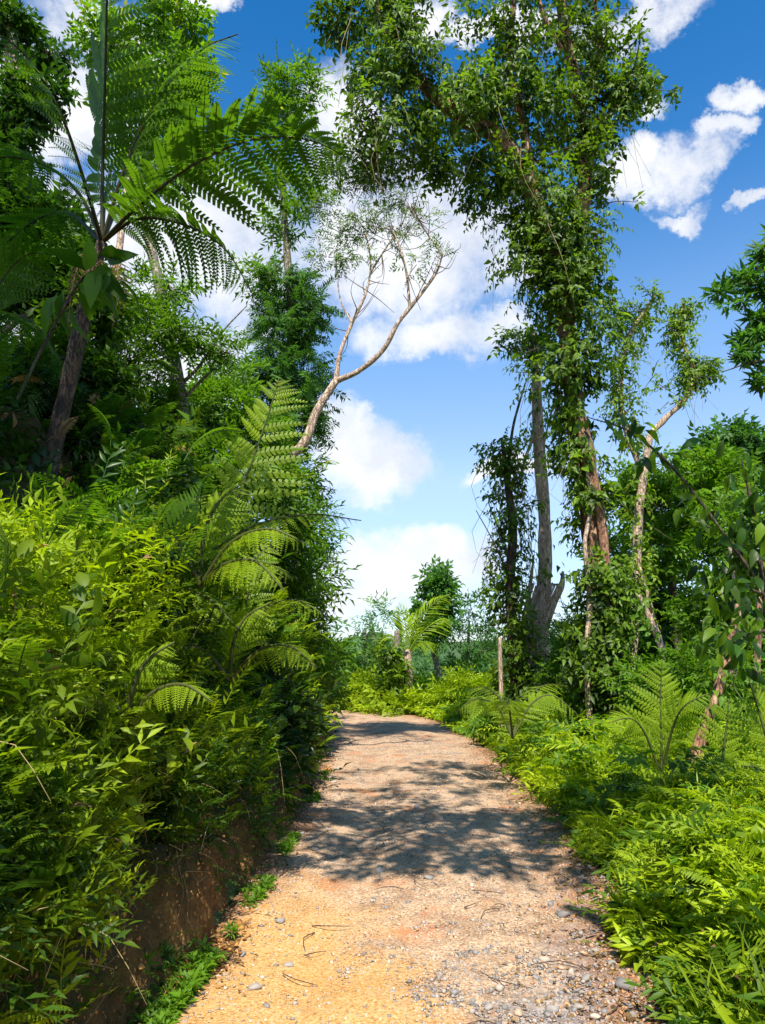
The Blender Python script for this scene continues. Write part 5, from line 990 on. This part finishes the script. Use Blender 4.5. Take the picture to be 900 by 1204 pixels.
# ------------------------------------------------------------------ beyond the bend
def palm(label, trunk, r, top, fr, group=None):
    root = thing('palm_tree', label, 'palm tree', tuple(ground_pt(*trunk[0]))); add_limbs(root, 'bark_pale', [(trunk, r)], 9, .2)
    gg = G(); gg.add(*leaf(1, .07, .35, .2, False)[:3]); pm = gg.mesh('leaflet', M['fern'])
    for pts, wd, up in fr:
        g = G(); C, f_ = frond_frames(pline(pts), 20, wd, up, s0=.14, fwd=40, droop=.35); tube(g, pline(pts), .03, .008, 16, 5)
        for p, m, w_ in f_: tp = leaf(1, .085, .35, .2, False); g.add((tp[0] * w_) @ m.T + p, tp[1], None, random.uniform(.3, .9))
        part('frond', g, M['fern'], root)
palm('small palm with a sheaf of upright fronds beyond the bend of the path', [(480, 840, 26), (481, 800, 26), (479, 765, 26)], [.17, .14, .13], None,
    [([(479, 768, 26), (478, 740, 26), (470, 708, 26)], .95, (0, -1, .2)), ([(479, 768, 26), (490, 735, 26), (510, 710, 26), (530, 698, 26)], 1.0, (0, -.8, .6)), ([(479, 768, 26), (495, 745, 26), (515, 730, 26), (528, 728, 26)], .9, (0, -.6, .8)),
     ([(479, 768, 26), (465, 750, 26), (450, 750, 26), (438, 770, 26)], .8, (0, -.5, 1)), ([(479, 768, 26), (486, 738, 26.3), (492, 715, 26.8)], .8, (0, -1, .2)), ([(479, 768, 26), (495, 755, 25.5), (508, 765, 25)], .7, (0, -.5, 1))])
FARG = 'trees beyond the bend'
bg_tree('spire shaped dark tree standing right behind the small palm', [(520, 840, 28), (515, 790, 28), (508, 745, 28), (514, 700, 28)], [.15, .12, .1, .05], [(515, 690, 28, 14, 20, 170), (514, 720, 28, 20, 16, 130), (512, 745, 28, 18, 12, 60)], SP_BROAD_LO, 1.7, 'teal', 'bark_grey', (), .5, .36, 41)
bg_tree('stubby climber covered trunk just left of the small palm', [(468, 840, 26), (467, 790, 26), (467, 742, 26)], [.14, .13, .1], [(466, 800, 26, 9, 26, 110), (455, 770, 26, 14, 12, 50)], SP_BROAD_LO, 1.3, 'vine', 'bark_grey', (), .5, .36, 42)
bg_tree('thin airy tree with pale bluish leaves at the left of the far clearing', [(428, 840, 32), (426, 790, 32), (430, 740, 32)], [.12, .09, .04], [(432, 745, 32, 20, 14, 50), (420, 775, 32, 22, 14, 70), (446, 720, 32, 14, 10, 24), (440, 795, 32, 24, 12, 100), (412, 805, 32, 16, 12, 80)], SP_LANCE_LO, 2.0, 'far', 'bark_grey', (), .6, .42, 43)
bg_tree('sparse bluish tree right of the spire shaped tree', [(555, 840, 30), (550, 790, 30), (552, 730, 30)], [.12, .1, .04], [(555, 715, 30, 15, 10, 30), (540, 745, 30, 16, 9, 26), (565, 765, 30, 22, 12, 70), (545, 793, 30, 28, 14, 120), (575, 740, 30, 14, 10, 36)], SP_LANCE_LO, 1.9, 'teal', 'bark_grey', (), .6, .42, 44)
bg_tree('rounded pale green bush in the clearing beyond the bend', [(548, 840, 24), (548, 825, 24), (546, 810, 24)], [.06, .05, .03], [(545, 808, 24, 20, 14, 170), (575, 815, 24, 18, 12, 130), (525, 820, 24, 16, 10, 100)], SP_LANCE_LO, 1.5, 'cover', 'bark_grey', (), .6, .36, 45)
bg_tree('leafy tree half hidden by the end of the bank', [(378, 840, 28), (380, 790, 28), (384, 750, 28)], [.12, .1, .04], [(385, 775, 28, 20, 18, 170), (378, 800, 28, 20, 20, 170), (395, 805, 30, 18, 18, 150)], SP_BROAD_LO, 1.7, 'mid', 'bark_grey', (), .55, .38, 46)
for px, py, Yd, rx, ry, n, mt, lab in ((440, 812, 27, 24, 12, 150, 'lime', 'low bush left of the small palm beyond the bend'), (500, 815, 27, 24, 12, 150, 'mid', 'low dark bush at the foot of the small palm'), (410, 815, 28, 16, 16, 120, 'lime', 'bush against the end of the bank beyond the bend'), (600, 800, 26, 24, 20, 150, 'teal', 'bush in the gap behind the thin climber column'), (470, 828, 25.5, 60, 6, 150, 'cover', 'low hedge like growth edging the far bend')):
    root = thing('bush', lab, 'bush', tuple(ground_pt(px, 840, Yd))); g = G(); blob_leaves(g, [(px, py, Yd, rx, ry, n)], SP_LANCE_LO + SP_BROAD_LO, 1.6, .55, .16, .34, None, .1, 50); part('foliage', g, M[mt], root, kind='stuff')
    g = G(); tube(g, [np.array(root.location) - (0, 0, .2), P(px, py, Yd)], .05, .02, 8, 5); part('stem', g, M['bark_grey'], root)
# the far wood on the rising ground
g = G(); gt = G()
n = 560; y = rng.uniform(60, 260, n); x = rng.uniform(-.6, .75, n) * y; zb = np.array([float(gz(a, b)) for a, b in zip(x, y)]) + np.clip((y - 120) / 140, 0, 1) ** 1.3 * (7 + 12 * fbm(v3(x * .008, y * .008), 9))
lumps = []
for i in range(n):
    hgt = rng.uniform(3, 6.5); m = 20; d = rdir(m); d[:, 2] = np.abs(d[:, 2]); c = np.array([x[i], y[i], zb[i] + hgt * .45]); pos = c + d * np.array([hgt * .42, hgt * .42, hgt * .55]) * rng.uniform(.6, 1.05, (m, 1))
    g.scatter(ROS_LO, pos, orient(rng.normal(size=(m, 3)), d + rng.normal(size=(m, 3)) * .4), np.clip(rng.uniform(.2, .7) + rng.normal(size=m) * .12, 0, .9), hgt * 1.1)
o = link('far_wood', g.mesh('far_wood', M['far'])); tag(o, 'wood on the far rising ground, haze put into its blue green colour', 'wood', 'stuff')

# -- unseen trees added behind the camera to cast shade on path and bank
def shade_tree(label, base, top, blobs, seed):
    root = thing('tree', label, 'tree', base); g = G(); tube(g, [np.array(base) - (0, 0, .4), (np.array(base) + np.array(top)) / 2 + (.2, 0, 0), np.array(top)], .16, .06, 20, 8, .25); part('trunk', g, M['bark_grey'], root, True)
    g = G()
    for c, r, n in blobs:
        d = rdir(n); q = np.array(c) + d * rng.random((n, 1)) ** .45 * np.array(r); k = fbm(q * 1.2 + seed, 88) > .43; q, d = q[k], d[k]
        g.scatter(SP_BROAD_LO, q, orient(d + rng.normal(size=d.shape) * .5, np.array([0, 0, .8]) + rng.normal(size=d.shape) * .4), .5 + rng.normal(size=len(q)) * .15, 1.1 * rng.uniform(.8, 1.3, len(q)))
    part('crown', g, M['mid'], root, kind='stuff')
shade_tree('unseen tree added behind the viewpoint to shade the path', (2.6, -2.6, .3), (1.2, .8, 7.0), [((.2, 2.4, 7.6), (1.8, 1.5, .6), 430), ((1.6, 2.2, 7.8), (.9, 1.3, .6), 210), ((.6, 5.2, 9.9), (1.7, .6, .4), 130), ((.8, 3.9, 9.2), (1.6, .6, .4), 90)], 5)
shade_tree('unseen tree added behind the viewpoint to shade the top of the bank', (-4.6, -1.6, 4.2), (-3.6, -.4, 9.5), [((-3.3, .6, 9.4), (1.6, 1.3, .8), 900), ((-4.8, 1.2, 9.6), (1.5, 1.4, .8), 600), ((-3.6, 3.2, 10.0), (1.4, 1.3, .7), 700)], 9)
